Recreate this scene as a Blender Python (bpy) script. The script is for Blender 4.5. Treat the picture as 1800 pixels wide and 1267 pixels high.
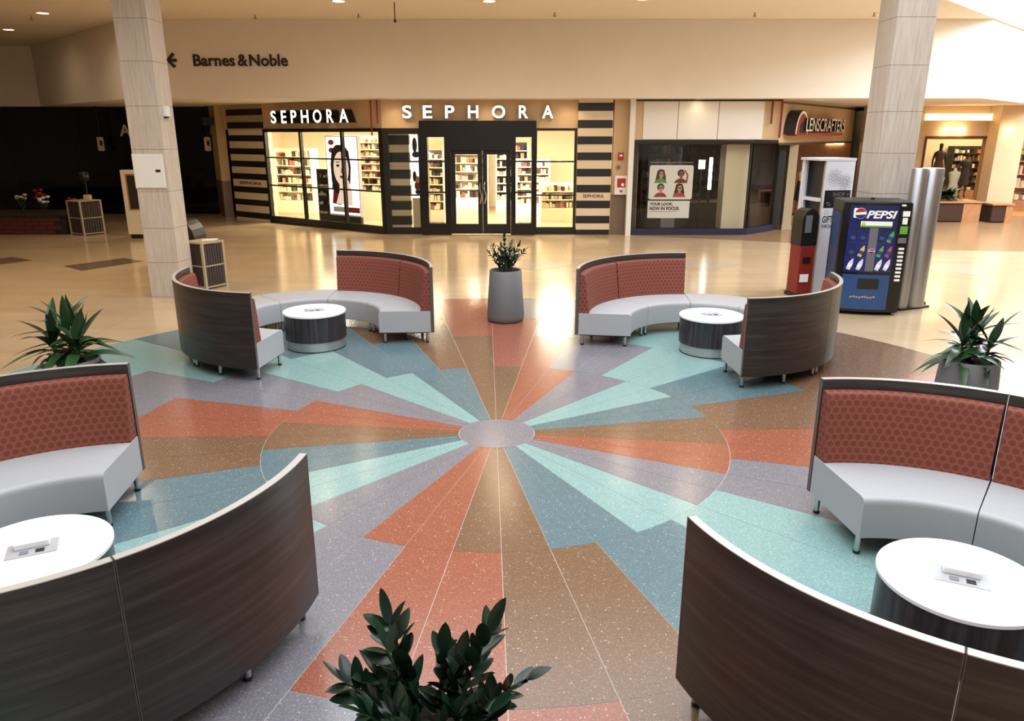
import bpy, bmesh, math, random
from mathutils import Vector, Matrix
random.seed(7)
PI = math.pi
SC = bpy.context.scene
for o in list(bpy.data.objects): bpy.data.objects.remove(o)
COL = SC.collection

# ---------------------------------------------------------------- camera, world, big lights, exposure
CAM_H, FPX, PITCH = 2.8, 1326.0, math.radians(16.7)
cam = bpy.data.cameras.new('camera'); cam.sensor_width = 36.0; cam.lens = FPX/1800*36.0
cam.clip_start = 0.05; cam.clip_end = 200
camo = bpy.data.objects.new('camera', cam); COL.objects.link(camo)
camo.location = (0, 0, CAM_H); camo.rotation_euler = (PI/2-PITCH, 0, 0)
SC.camera = camo
w = bpy.data.worlds.new('sky'); SC.world = w; w.use_nodes = True
w.node_tree.nodes['Background'].inputs[0].default_value = (0.75, 0.86, 1.0, 1)
w.node_tree.nodes['Background'].inputs[1].default_value = 0.6
SC.view_settings.view_transform = 'Standard'
SC.view_settings.look = 'None'
SC.view_settings.gamma = 1.0
SC.view_settings.use_curve_mapping = False
SC.view_settings.exposure = 0.08

def area(name, loc, rz, sx, sy, power, col, spread=180):
    l = bpy.data.lights.new(name, 'AREA'); l.shape = 'RECTANGLE'; l.size = sx; l.size_y = sy
    l.energy = power; l.color = col; l.spread = math.radians(spread)
    o = bpy.data.objects.new(name, l); COL.objects.link(o); o.location = loc; o.rotation_euler = (0, 0, rz)
    return o
CEIL, SOF = 5.66, 3.72
# daylight through the two roof lights (openings modelled in the ceiling below)
area('skylight_court_daylight', (1.2, 5.95, 6.9), 0, 11.2, 12.9, 1380, (0.93, 0.97, 1.0))
SKB = (6.5, 15.2)      # corner of the diagonal skylight over the right aisle
_u = Vector((1, 1, 0)).normalized(); _v = Vector((1, -1, 0)).normalized()
_c = Vector((SKB[0], SKB[1], 7.2)) + _u*8.5 + _v*3.2
area('skylight_aisle_daylight', _c, PI/4, 16.6, 6.0, 3350, (0.86, 0.93, 1.0))

# ---------------------------------------------------------------- helpers
def L(*c):
    f = lambda v: (v/12.92 if v <= 0.04045 else ((v+0.055)/1.055)**2.4)
    return tuple(f(x/255.0) for x in c) + (1.0,)
MATS = {}
def mat(name, col, rough=0.5, metal=0.0, spec=0.5, emit=None, es=0.0, coat=0.0):
    m = bpy.data.materials.new(name); m.use_nodes = True
    b = m.node_tree.nodes['Principled BSDF']
    b.inputs['Base Color'].default_value = L(*col); b.inputs['Roughness'].default_value = rough
    b.inputs['Metallic'].default_value = metal; b.inputs['Specular IOR Level'].default_value = spec
    b.inputs['Coat Weight'].default_value = coat; b.inputs['Coat Roughness'].default_value = 0.08
    if emit: b.inputs['Emission Color'].default_value = L(*emit); b.inputs['Emission Strength'].default_value = es
    MATS[name] = m
    return m
class NT:
    def __init__(s, m): s.t = m.node_tree; s.b = s.t.nodes['Principled BSDF']
    def n(s, k, **kw):
        x = s.t.nodes.new(k)
        for a, v in kw.items(): setattr(x, a, v)
        return x
    def l(s, a, b): s.t.links.new(a, b)
    def math(s, op, a, b=None, c=None):
        x = s.n('ShaderNodeMath', operation=op)
        for i, v in enumerate((a, b, c)):
            if v is None: continue
            if hasattr(v, 'links'): s.l(v, x.inputs[i])
            else: x.inputs[i].default_value = v
        return x.outputs[0]
    def mix(s, f, a, b):
        x = s.n('ShaderNodeMix', data_type='RGBA')
        for sock, v in ((x.inputs[0], f), (x.inputs[6], a), (x.inputs[7], b)):
            if hasattr(v, 'links'): s.l(v, sock)
            else: sock.default_value = v
        return x.outputs[2]
    def coord(s, kind, scale=(1, 1, 1), rot=0):
        c = s.n('ShaderNodeTexCoord'); m = s.n('ShaderNodeMapping'); s.l(c.outputs[kind], m.inputs[0])
        m.inputs['Scale'].default_value = scale; m.inputs['Rotation'].default_value = (0, 0, rot)
        return m.outputs[0]
    def noise(s, vec, scale, detail=3, rough=0.5):
        x = s.n('ShaderNodeTexNoise'); s.l(vec, x.inputs['Vector']); x.inputs['Scale'].default_value = scale
        x.inputs['Detail'].default_value = detail; x.inputs['Roughness'].default_value = rough
        return x.outputs['Fac']
    def ramp(s, f, stops):
        x = s.n('ShaderNodeValToRGB'); s.l(f, x.inputs[0]); e = x.color_ramp.elements
        while len(e) < len(stops): e.new(0.5)
        for k, (p, c) in zip(e, stops): k.position = p; k.color = c
        return x.outputs[0]

def terrazzo(name, col, chip=(215, 205, 195)):
    m = mat(name, col, 0.20, 0, 0.5); t = NT(m)
    v = t.coord('Object')
    vo = t.n('ShaderNodeTexVoronoi', feature='F1'); t.l(v, vo.inputs['Vector']); vo.inputs['Scale'].default_value = 48
    sep = t.n('ShaderNodeSeparateColor'); t.l(vo.outputs['Color'], sep.inputs[0])
    big = t.math('MULTIPLY', t.math('LESS_THAN', vo.outputs['Distance'], 0.26), t.math('GREATER_THAN', sep.outputs[0], 0.90))
    v2 = t.n('ShaderNodeTexVoronoi', feature='F1'); t.l(v, v2.inputs['Vector']); v2.inputs['Scale'].default_value = 150
    s2 = t.n('ShaderNodeSeparateColor'); t.l(v2.outputs['Color'], s2.inputs[0])
    base = L(*col); dk = tuple(x*0.8 for x in base[:3])+(1,); lt = tuple(min(1, x*1.25+0.01) for x in base[:3])+(1,)
    c0 = t.ramp(s2.outputs[0], [(0.0, dk), (0.45, base), (0.8, base), (1.0, lt)])
    sm = t.math('MULTIPLY', t.math('LESS_THAN', v2.outputs['Distance'], 0.4), t.math('GREATER_THAN', s2.outputs[1], 0.88))
    c1 = t.mix(t.math('MULTIPLY', sm, 0.35), c0, L(*chip))
    c2 = t.mix(t.math('MULTIPLY', big, 0.42), c1, L(*chip))
    t.l(c2, t.b.inputs['Base Color'])
    return m
terrazzo('tz_orange', (144, 83, 62)); terrazzo('tz_brown', (114, 85, 62)); terrazzo('tz_grey', (119, 116, 123))
terrazzo('tz_light_teal', (128, 161, 159)); terrazzo('tz_dark_teal', (88, 112, 119))
mat('tz_strip', (196, 186, 178), 0.3)

m = mat('stone_floor', (205, 178, 142), 0.16, 0, 0.5); t = NT(m)
v = t.coord('Object', (1, 1, 1), 0.0)
n1 = t.noise(t.coord('Object', (0.5, 1.6, 1), 0.35), 1.2, 5, 0.6); n2 = t.noise(v, 0.5, 2)
c = t.ramp(n1, [(0.25, L(184, 158, 125)), (0.55, L(193, 169, 137)), (0.8, L(202, 180, 150))])
br = t.n('ShaderNodeTexBrick'); t.l(v, br.inputs['Vector']); br.inputs['Scale'].default_value = 1.0
br.offset = 0.0; br.inputs['Brick Width'].default_value = 1.22; br.inputs['Row Height'].default_value = 1.22
br.inputs['Mortar Size'].default_value = 0.006; br.inputs['Mortar Smooth'].default_value = 0.3
br.inputs['Color1'].default_value = (0.93, 0.93, 0.93, 1); br.inputs['Color2'].default_value = (1, 1, 1, 1); br.inputs['Mortar'].default_value = (0.78, 0.75, 0.7, 1)
mx = t.n('ShaderNodeMix', data_type='RGBA', blend_type='MULTIPLY'); mx.inputs[0].default_value = 1
t.l(c, mx.inputs[6]); t.l(br.outputs['Color'], mx.inputs[7]); t.l(mx.outputs[2], t.b.inputs['Base Color'])
t.l(t.math('MULTIPLY_ADD', n2, 0.14, 0.09), t.b.inputs['Roughness'])
def speck(name, col, var=0.15, scale=30, rough=0.5, **kw):
    m = mat(name, col, rough, **kw); t = NT(m); b = L(*col)
    n = t.noise(t.coord('Object'), scale, 4, 0.6)
    t.l(t.ramp(n, [(0.3, tuple(x*(1-var) for x in b[:3])+(1,)), (0.7, tuple(min(1, x*(1+var)) for x in b[:3])+(1,))]), t.b.inputs['Base Color'])
    return m
speck('inset_stone', (112, 94, 80), 0.15, 8, 0.2); speck('inset_stone_pale', (176, 160, 140), 0.1, 8, 0.2)
speck('paint_wall', (228, 219, 207), 0.02, 1.5, 0.8); speck('paint_ceiling', (240, 228, 208), 0.015, 1.2, 0.85)
speck('shop_tan', (206, 178, 142), 0.03, 2.0, 0.7); speck('granite', (120, 104, 90), 0.2, 60, 0.35)
speck('planter_brick', (84, 40, 31), 0.25, 14, 0.6); speck('tan_wood', (176, 124, 82), 0.15, 6, 0.5)
speck('dark_wood', (66, 42, 32), 0.15, 8, 0.5); speck('brown_tile_floor', (150, 116, 84), 0.1, 2, 0.22)
# travertine
m = mat('travertine', (206, 190, 172), 0.45); t = NT(m)
n = t.noise(t.coord('Object', (14, 14, 0.9)), 2.0, 5, 0.65)
t.l(t.ramp(n, [(0.25, L(176, 163, 150)), (0.5, L(198, 186, 174)), (0.75, L(212, 202, 192))]), t.b.inputs['Base Color'])
# wood laminate (uv: along, up)
def wood(name, a, b, c, sc, rough=0.35):
    m = mat(name, b, rough); t = NT(m)
    uv = t.coord('UV', sc)
    n = t.noise(uv, 1.0, 6, 0.62); k = t.noise(t.coord('UV', (sc[0]*0.5, sc[1]*0.35, 1)), 1.0, 2)
    f = t.math('ADD', t.math('MULTIPLY', n, 0.65), t.math('MULTIPLY', k, 0.35))
    t.l(t.ramp(f, [(0.34, L(*a)), (0.5, L(*b)), (0.66, L(*c))]), t.b.inputs['Base Color'])
    return m
wood('laminate', (34, 31, 31), (47, 43, 42), (68, 62, 60), (1.3, 26, 1))
wood('laminate_vertical', (34, 32, 34), (48, 45, 48), (68, 64, 68), (30, 1.2, 1), 0.3)
mat('module_grey', (168, 168, 172), 0.4); mat('edge_end', (84, 79, 75), 0.4)
mat('edge_band', (188, 182, 176), 0.3, 0.3)
speck('seat_vinyl', (168, 168, 171), 0.05, 120, 0.5)
# rust fabric with a honeycomb motif
m = mat('rust_fabric', (138, 62, 50), 0.75, 0, 0.3); t = NT(m)
uv = t.coord('UV', (17, 17, 1))
def hexlen(off):
    a = t.n('ShaderNodeVectorMath', operation='ADD'); t.l(uv, a.inputs[0]); a.inputs[1].default_value = (100+off[0], 173.2050808+off[1], 0)
    b = t.n('ShaderNodeVectorMath', operation='MODULO'); t.l(a.outputs[0], b.inputs[0]); b.inputs[1].default_value = (1, 1.7320508, 1)
    c = t.n('ShaderNodeVectorMath', operation='SUBTRACT'); t.l(b.outputs[0], c.inputs[0]); c.inputs[1].default_value = (0.5, 0.8660254, 0)
    d = t.n('ShaderNodeVectorMath', operation='MULTIPLY'); t.l(c.outputs[0], d.inputs[0]); d.inputs[1].default_value = (1, 1, 0)
    e = t.n('ShaderNodeVectorMath', operation='LENGTH'); t.l(d.outputs[0], e.inputs[0]); return e.outputs['Value']
d = t.math('MINIMUM', hexlen((0, 0)), hexlen((0.5, 0.8660254)))
fine = t.noise(t.coord('UV', (400, 60, 1)), 1.0, 2)
cc = t.ramp(d, [(0.0, L(114, 56, 44)), (0.36, L(117, 58, 46)), (0.43, L(138, 84, 68)), (0.5, L(130, 72, 57)), (0.6, L(124, 66, 52))])
mx = t.n('ShaderNodeMix', data_type='RGBA', blend_type='MULTIPLY'); mx.inputs[0].default_value = 0.5
t.l(cc, mx.inputs[6]); t.l(t.ramp(fine, [(0.3, (0.7, 0.7, 0.7, 1)), (0.7, (1.2, 1.2, 1.2, 1))]), mx.inputs[7])
t.l(mx.outputs[2], t.b.inputs['Base Color'])

mat('chrome', (200, 200, 202), 0.18, 1.0); mat('steel', (190, 190, 188), 0.35, 0.75); mat('aluminium', (170, 170, 174), 0.35, 0.9)
mat('black_plastic', (22, 22, 23), 0.4); mat('black_gloss', (18, 18, 19), 0.18); mat('frame_black', (24, 24, 25), 0.35)
mat('white_laminate', (242, 242, 244), 0.25); mat('white_paint', (232, 230, 226), 0.5); mat('cream', (226, 214, 186), 0.6)
mat('pot_grey', (104, 102, 104), 0.55); speck('soil', (38, 30, 25), 0.3, 60, 0.9)
mat('letter_dark', (42, 34, 34), 0.5); mat('letter_white', (255, 255, 255), 0.4, emit=(255, 252, 246), es=2.2)
mat('letter_side', (30, 28, 28), 0.5); mat('stripe_black', (26, 26, 27), 0.4); mat('stripe_cream', (226, 208, 178), 0.6)
mat('navy', (34, 38, 64), 0.4); mat('red', (168, 36, 34), 0.45); mat('red_dark', (132, 34, 30), 0.5); mat('white_print', (244, 244, 244), 0.5)
mat('grey_print', (120, 120, 124), 0.5); mat('skin', (206, 160, 132), 0.6); mat('skin_dark', (150, 102, 76), 0.6); mat('hair', (34, 26, 24), 0.6)
mat('dress_dark', (52, 48, 46), 0.8); mat('dress_print', (98, 70, 56), 0.8); mat('dress_cream', (214, 204, 178), 0.8); mat('yellow_cloth', (224, 208, 120), 0.8)
mat('lamp_warm', (255, 240, 210), 0.5, emit=(255, 226, 176), es=14); mat('lamp_white', (255, 255, 250), 0.5, emit=(255, 250, 236), es=9)
mat('cove_glow', (255, 240, 210), 0.5, emit=(255, 226, 168), es=2.2); mat('lightbox', (255, 255, 255), 0.5, emit=(255, 252, 248), es=1.6)
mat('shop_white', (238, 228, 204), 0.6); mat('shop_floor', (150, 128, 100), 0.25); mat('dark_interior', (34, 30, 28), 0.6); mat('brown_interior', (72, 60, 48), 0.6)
mat('bin_panel', (62, 52, 48), 0.6); mat('bin_frame', (176, 158, 130), 0.5); mat('paper', (240, 238, 232), 0.6)
mat('pepsi_blue', (22, 34, 88), 0.3); mat('pepsi_light', (40, 74, 124), 0.3); mat('pepsi_mid', (24, 36, 112), 0.3); mat('grey_panel', (104, 104, 110), 0.4)
mat('kiosk_white', (222, 222, 230), 0.4); mat('kiosk_grey_line', (150, 140, 146), 0.6); mat('green_print', (96, 160, 60), 0.5); mat('yellow_print', (220, 190, 60), 0.5)
mat('leaf_stem', (40, 62, 34), 0.5); mat('lips', (186, 70, 74), 0.5); mat('plush', (198, 178, 150), 0.8)
def leafmat(name, a, b):
    m = mat(name, a, 0.3, 0, 0.5); t = NT(m)
    oi = t.n('ShaderNodeObjectInfo'); n = t.noise(t.coord('Object'), 9, 2)
    f = t.math('ADD', t.math('MULTIPLY', oi.outputs['Random'], 0.6), t.math('MULTIPLY', n, 0.4))
    t.l(t.mix(f, L(*a), L(*b)), t.b.inputs['Base Color'])
leafmat('leaf_zz', (12, 28, 18), (27, 54, 34)); leafmat('leaf_strap', (18, 40, 22), (48, 80, 42)); leafmat('leaf_bush', (40, 66, 34), (84, 104, 56))
def glassmat(name, tint, f0, dark=0.0):
    m = bpy.data.materials.new(name); m.use_nodes = True; t = m.node_tree; t.nodes.clear()
    out = t.nodes.new('ShaderNodeOutputMaterial'); mx = t.nodes.new('ShaderNodeMixShader')
    tr = t.nodes.new('ShaderNodeBsdfTransparent'); tr.inputs[0].default_value = tint
    gl = t.nodes.new('ShaderNodeBsdfGlossy'); gl.inputs['Roughness'].default_value = 0.02
    fr = t.nodes.new('ShaderNodeFresnel'); ge = t.nodes.new('ShaderNodeNewGeometry'); io = t.nodes.new('ShaderNodeMix')
    io.inputs[2].default_value = f0; io.inputs[3].default_value = 1/f0          # a thin pane: same reflectance from both sides
    t.links.new(ge.outputs['Backfacing'], io.inputs[0]); t.links.new(io.outputs[0], fr.inputs[0])
    t.links.new(fr.outputs[0], mx.inputs[0]); t.links.new(tr.outputs[0], mx.inputs[1]); t.links.new(gl.outputs[0], mx.inputs[2])
    t.links.new(mx.outputs[0], out.inputs[0]); MATS[name] = m
glassmat('glass', (0.93, 0.95, 0.94, 1), 1.35); glassmat('glass_dim', (0.92, 0.92, 0.90, 1), 1.4)
# shelves of small goods: colour varies per island
m = mat('goods', (200, 180, 160), 0.4); t = NT(m)
g_ = t.n('ShaderNodeNewGeometry')
t.l(t.ramp(g_.outputs['Random Per Island'], [(0, L(30, 28, 28)), (0.2, L(70, 50, 44)), (0.38, L(236, 226, 208)), (0.6, L(214, 190, 150)), (0.75, L(150, 60, 50)), (0.85, L(200, 170, 120)), (1, L(250, 248, 240))]), t.b.inputs['Base Color'])
t.b.inputs['Specular IOR Level'].default_value = 0.4

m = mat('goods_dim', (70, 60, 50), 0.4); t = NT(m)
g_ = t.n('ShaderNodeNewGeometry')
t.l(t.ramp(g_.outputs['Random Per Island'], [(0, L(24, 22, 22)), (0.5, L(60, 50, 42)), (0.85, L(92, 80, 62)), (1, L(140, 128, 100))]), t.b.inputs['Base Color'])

class MB:
    """collects faces (with uv) and builds ONE mesh object"""
    def __init__(s): s.v = []; s.f = []; s.uv = []; s.mi = []
    def quadbox(s, x0, x1, y0, y1, z0, z1, mi=0, bevel=0):
        b = len(s.v)
        s.v += [(x, y, z) for z in (z0, z1) for y in (y0, y1) for x in (x0, x1)]
        F = [(0, 2, 3, 1), (4, 5, 7, 6), (0, 1, 5, 4), (2, 6, 7, 3), (0, 4, 6, 2), (1, 3, 7, 5)]
        for q in F:
            s.f.append([b+i for i in q]); s.mi.append(mi)
            P = [Vector(s.v[b+i]) for i in q]; n = (P[1]-P[0]).cross(P[2]-P[0])
            ax = max(range(3), key=lambda k: abs(n[k]))
            k0, k1 = [(1, 2), (0, 2), (0, 1)][ax]
            s.uv.append([(p[k0], p[k1]) for p in P])
        return s
    box = quadbox
    def poly(s, pts, mi=0, uv=None):
        b = len(s.v); s.v += [tuple(p) for p in pts]; s.f.append(list(range(b, b+len(pts)))); s.mi.append(mi)
        s.uv.append(uv or [(p[0], p[2] if abs(p[2]) > 1e-9 else p[1]) for p in pts]); return s
    def prism(s, pts, z0, z1, mi=0):                # polygon in xy (ccw), extruded in z
        s.poly([(x, y, z1) for x, y in pts], mi); s.poly([(x, y, z0) for x, y in reversed(pts)], mi)
        n = len(pts)
        for i in range(n):
            a, b = pts[i], pts[(i+1) % n]
            s.poly([(a[0], a[1], z0), (b[0], b[1], z0), (b[0], b[1], z1), (a[0], a[1], z1)], mi)
        return s
    def plate(s, pts, y0, y1, mi=0):                # polygon in xz (ccw seen from -y), extruded in y; y0 = front
        s.poly([(x, y0, z) for x, z in pts], mi); s.poly([(x, y1, z) for x, z in reversed(pts)], mi)
        n = len(pts)
        for i in range(n):
            a, b = pts[i], pts[(i+1) % n]
            s.poly([(a[0], y0, a[1]), (a[0], y1, a[1]), (b[0], y1, b[1]), (b[0], y0, b[1])], mi)
        return s
    def lathe(s, prof, n=32, cx=0, cy=0, cap=True, mi=0):
        b = len(s.v); m_ = len(prof); acc = [0]
        for i in range(1, m_): acc.append(acc[-1]+math.hypot(prof[i][0]-prof[i-1][0], prof[i][1]-prof[i-1][1]))
        for i in range(n):
            a = 2*PI*i/n
            for r, z in prof: s.v.append((cx+r*math.cos(a), cy+r*math.sin(a), z))
        R = max(p[0] for p in prof)
        for i in range(n):
            j = (i+1) % n
            for k in range(m_-1):
                s.f.append([b+i*m_+k, b+j*m_+k, b+j*m_+k+1, b+i*m_+k+1]); s.mi.append(mi)
                u0, u1 = 2*PI*i/n*R, 2*PI*(i+1)/n*R
                s.uv.append([(u0, acc[k]), (u1, acc[k]), (u1, acc[k+1]), (u0, acc[k+1])])
        if cap:
            for k, rev in ((0, True), (m_-1, False)):
                if prof[k][0] > 1e-4:
                    q = [b+i*m_+k for i in range(n)]
                    if rev: q.reverse()
                    s.f.append(q); s.mi.append(mi); s.uv.append([(s.v[i][0], s.v[i][1]) for i in q])
        return s
    def cyl(s, cx, cy, z0, z1, r, n=16, r1=None, mi=0): return s.lathe([(r, z0), (r if r1 is None else r1, z1)], n, cx, cy, True, mi)
    def tube(s, path, rad, n=8, mi=0):
        b = len(s.v); P = [Vector(p) for p in path]; m_ = len(P)
        R = rad if isinstance(rad, (list, tuple)) else [rad]*m_
        for i, p in enumerate(P):
            d = (P[min(i+1, m_-1)]-P[max(i-1, 0)]).normalized()
            a = d.cross(Vector((0, 0, 1)) if abs(d.z) < 0.9 else Vector((1, 0, 0))).normalized(); c = d.cross(a)
            for k in range(n):
                t_ = 2*PI*k/n; s.v.append(tuple(p+(a*math.cos(t_)+c*math.sin(t_))*R[i]))
        for i in range(m_-1):
            for k in range(n):
                q = [b+i*n+k, b+i*n+(k+1) % n, b+(i+1)*n+(k+1) % n, b+(i+1)*n+k]
                s.f.append(q[::-1]); s.mi.append(mi); s.uv.append([(0, 0)]*4)
        s.f.append([b+k for k in range(n)]); s.mi.append(mi); s.uv.append([(0, 0)]*n)
        s.f.append([b+(m_-1)*n+k for k in reversed(range(n))]); s.mi.append(mi); s.uv.append([(0, 0)]*n)
        return s
    def sweep(s, prof, a0, a1, n, rm=1.3, mi=0):    # closed (r,z) profile swept about z from a0 to a1
        b = len(s.v); m_ = len(prof); acc = [0]
        for i in range(1, m_+1): acc.append(acc[-1]+math.hypot(prof[i % m_][0]-prof[i-1][0], prof[i % m_][1]-prof[i-1][1]))
        for i in range(n+1):
            a = a0+(a1-a0)*i/n
            for r, z in prof: s.v.append((r*math.cos(a), r*math.sin(a), z))
        for i in range(n):
            u0, u1 = (a0+(a1-a0)*i/n)*rm, (a0+(a1-a0)*(i+1)/n)*rm
            for k in range(m_):
                k1 = (k+1) % m_
                s.f.append([b+i*m_+k, b+(i+1)*m_+k, b+(i+1)*m_+k1, b+i*m_+k1]); s.mi.append(mi)
                s.uv.append([(u0, acc[k]), (u1, acc[k]), (u1, acc[k+1]), (u0, acc[k+1])])
        for i, rev in ((0, True), (n, False)):
            q = [b+i*m_+k for k in range(m_)]; uvq = [(prof[k][0], prof[k][1]) for k in range(m_)]
            if not rev: q.reverse(); uvq.reverse()
            s.f.append(q); s.mi.append(mi); s.uv.append(uvq)
        return s
    def xform(s, M): s.v = [tuple(M @ Vector(p)) for p in s.v]; return s
    def mesh(s, name, mats, smooth=None):
        me = bpy.data.meshes.new(name); me.from_pydata(s.v, [], s.f)
        for m_ in (mats if isinstance(mats, (list, tuple)) else [mats]): me.materials.append(MATS[m_])
        me.polygons.foreach_set('material_index', s.mi)
        ul = me.uv_layers.new(name='uv'); i = 0; flat = []
        for q in s.uv:
            for c in q: flat += [c[0], c[1]]
        ul.data.foreach_set('uv', flat)
        bm = bmesh.new(); bm.from_mesh(me); bmesh.ops.recalc_face_normals(bm, faces=bm.faces); bm.to_mesh(me); bm.free()
        if smooth is not None: me.shade_smooth(); me.set_sharp_from_angle(angle=math.radians(smooth))
        me.update(); return me
    def build(s, name, mats, parent=None, smooth=None, loc=None):
        return link(name, s.mesh(name, mats, smooth), parent, loc)
def link(name, me, parent=None, loc=None):
    o = bpy.data.objects.new(name, me); COL.objects.link(o)
    if parent: o.parent = parent
    if loc: o.location = loc
    return o
def tag(o, label=None, cat=None, group=None, kind=None):
    for k, v_ in (('label', label), ('category', cat), ('group', group), ('kind', kind)):
        if v_: o[k] = v_
    return o
def thing(name, label, cat, loc=(0, 0, 0), rz=0, group=None, kind=None):
    o = bpy.data.objects.new(name, None); o.empty_display_size = 0.1; COL.objects.link(o)
    o.location = loc; o.rotation_euler = (0, 0, rz)
    return tag(o, label, cat, group, kind)
def struct(name, mb, m, label=None, cat=None, smooth=None):
    return tag(mb.build(name, m, None, smooth), label, cat, None, 'structure')
def sroot(name, label=None, cat=None, loc=(0, 0, 0), rz=0):
    return thing(name, label, cat, loc, rz, None, 'structure')
def bev(o, wd=0.01, seg=2):
    b = o.modifiers.new('bevel', 'BEVEL'); b.width = wd; b.segments = seg; b.limit_method = 'ANGLE'; b.angle_limit = math.radians(40); return o

# pixel -> point on the plane Y (photograph measured once; gives real positions)
def at(x, y, Y):
    u, q = (x-900)/FPX, (633.5-y)/FPX; c, s_ = math.cos(PITCH), math.sin(PITCH)
    d = (u, c+q*s_, -s_+q*c); k = Y/d[1]; return d[0]*k, CAM_H+d[2]*k
def onplane(x, y, org, rz, off=0.0):      # pixel -> (u, z) in a wall frame whose local +x runs along rz
    u, q = (x-900)/FPX, (633.5-y)/FPX; c, s_ = math.cos(PITCH), math.sin(PITCH)
    d = Vector((u, c+q*s_, -s_+q*c)); n = Vector((math.sin(rz), -math.cos(rz), 0)); o = Vector((org[0], org[1], 0))+n*off
    cpos = Vector((0, 0, CAM_H)); k = n.dot(o-cpos)/n.dot(d); p = cpos+d*k
    return (p-o).dot(Vector((math.cos(rz), math.sin(rz), 0))), p.z

# text ------------------------------------------------------------------
def _textmesh(s, size, extrude, bold, shear=0.0, space=1.0):
    cu = bpy.data.curves.new('lettering', 'FONT'); cu.body = s; cu.size = size; cu.extrude = extrude; cu.offset = bold; cu.shear = shear
    cu.space_character = space; cu.resolution_u = 4
    o = bpy.data.objects.new('lettering', cu); COL.objects.link(o)
    dg = bpy.context.evaluated_depsgraph_get(); me = bpy.data.meshes.new_from_object(o.evaluated_get(dg))
    bpy.data.objects.remove(o); return me
def _stand(me, x0, z0, y, wscale=1.0, hscale=1.0):   # lay lettering upright in xz, reading along +x, facing -y
    for v_ in me.vertices:
        x, yy, z = v_.co; v_.co = (x0+x*wscale, y-z, z0+yy*hscale)
def text(parent, s, x0, x1, z0, z1, y, m, name='lettering', depth=0.004, bold=0.0, shear=0.0, side=None):
    """flat lettering fitted to the box x0..x1, z0..z1 on the plane y, one mesh"""
    me = _textmesh(s, 1.0, 1.0, bold, shear)
    xs = [v_.co.x for v_ in me.vertices]; ys = [v_.co.y for v_ in me.vertices]
    sx = (x1-x0)/(max(xs)-min(xs)); sy = (z1-z0)/(max(ys)-min(ys))
    mx_, my_ = min(xs), min(ys)
    for v_ in me.vertices:
        a, b, c = v_.co; v_.co = (x0+(a-mx_)*sx, y-c*depth/2-depth/2, z0+(b-my_)*sy)
    finish(me, m, side); return link(name, me, parent)
def finish(me, m, side):
    me.materials.clear(); me.materials.append(MATS[m]); me.materials.append(MATS[side or m])
    me.update()
    for p in me.polygons: p.material_index = 0 if p.normal.y < -0.5 else 1
def glyph(ch, bold=0.0): return _textmesh(ch, 1.0, 1.0, bold)
def letter(parent, ch, xc, wd, z0, z1, y, m, depth, side=None, bold=0.02):
    me = glyph(ch, bold); xs = [v_.co.x for v_ in me.vertices]; ys = [v_.co.y for v_ in me.vertices]
    sx = wd/(max(xs)-min(xs)); sy = (z1-z0)/(max(ys)-min(ys)); cx = (max(xs)+min(xs))/2; my_ = min(ys)
    for v_ in me.vertices:
        a, b, c = v_.co; v_.co = (xc+(a-cx)*sx, y-c*depth/2-depth/2, z0+(b-my_)*sy)
    finish(me, m, side); return link('letter', me, parent)
def letters(parent, s, x0, x1, z0, zcap, y, m, depth, side=None, bold=0.0):
    """raised lettering, each character a mesh of its own, natural spacing fitted to x0..x1; zcap = height of the tallest"""
    full = _textmesh(s, 1.0, 1.0, bold); xs = [v_.co.x for v_ in full.vertices]; ys = [v_.co.y for v_ in full.vertices]
    X0, X1, Yb, Yt = min(xs), max(xs), min(ys), max(ys); sx = (x1-x0)/(X1-X0); sy = (zcap-z0)/(Yt-Yb)
    for i, ch in enumerate(s):
        if ch == ' ': continue
        pm = _textmesh(s[:i+1], 1.0, 1.0, bold); pmax = max(v_.co.x for v_ in pm.vertices)
        me = glyph(ch, bold); gm = max(v_.co.x for v_ in me.vertices)
        for v_ in me.vertices:
            a, b, c = v_.co; v_.co = (x0+(a-gm+pmax-X0)*sx, y-c*depth/2-depth/2, z0+(b-Yb)*sy)
        finish(me, m, side); link('letter', me, parent)

# ================================================================ FLOOR
STAR = (-0.15, 6.86); ZF = 0.004
mb = MB(); mb.box(-30, 30, -4, 42, -0.3, 0.0)
floor = struct('floor', mb, 'stone_floor', 'polished beige stone floor of the mall concourse', 'floor')
mb = MB(); mb.cyl(STAR[0], STAR[1], -0.05, 0.002, 6.33, 160)
mb.build('divider_strips', 'tz_strip', floor)
rings = [0.37, 2.2, 3.71, 4.78, 6.32]
seq = ['tz_dark_teal', 'tz_light_teal', 'tz_grey', 'tz_orange', 'tz_brown']     # wedges starting at 11 deg, 18 deg each
ringmesh = []
for k in range(4):
    r0, r1 = rings[k], rings[k+1]; g = 0.0016 if k == 0 else 0.002
    h = math.radians(4.5); n = 3
    pts = []
    for i in range(n+1):
        a = -h+2*h*i/n; aa = a*(1-g/(r1*h)); pts.append(((r1-g)*math.cos(aa), (r1-g)*math.sin(aa)))
    for i in range(n, -1, -1):
        a = -h+2*h*i/n; aa = a*(1-g/(r0*h)); pts.append(((r0+g)*math.cos(aa), (r0+g)*math.sin(aa)))
    mm = MB(); mm.prism(pts, -0.02, ZF); me = mm.mesh('terrazzo_wedge', 'tz_grey'); ringmesh.append(me)
for k in range(4):
    for i in range(20):
        for hlf in (0, 1):
            a = math.radians(11+18*i+9*k+4.5+9*hlf)
            o = link('terrazzo_wedge', ringmesh[k], floor, (STAR[0], STAR[1], 0)); o.rotation_euler = (0, 0, a)
            o.material_slots[0].link = 'OBJECT'; o.material_slots[0].material = MATS[seq[i % 5]]
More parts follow.
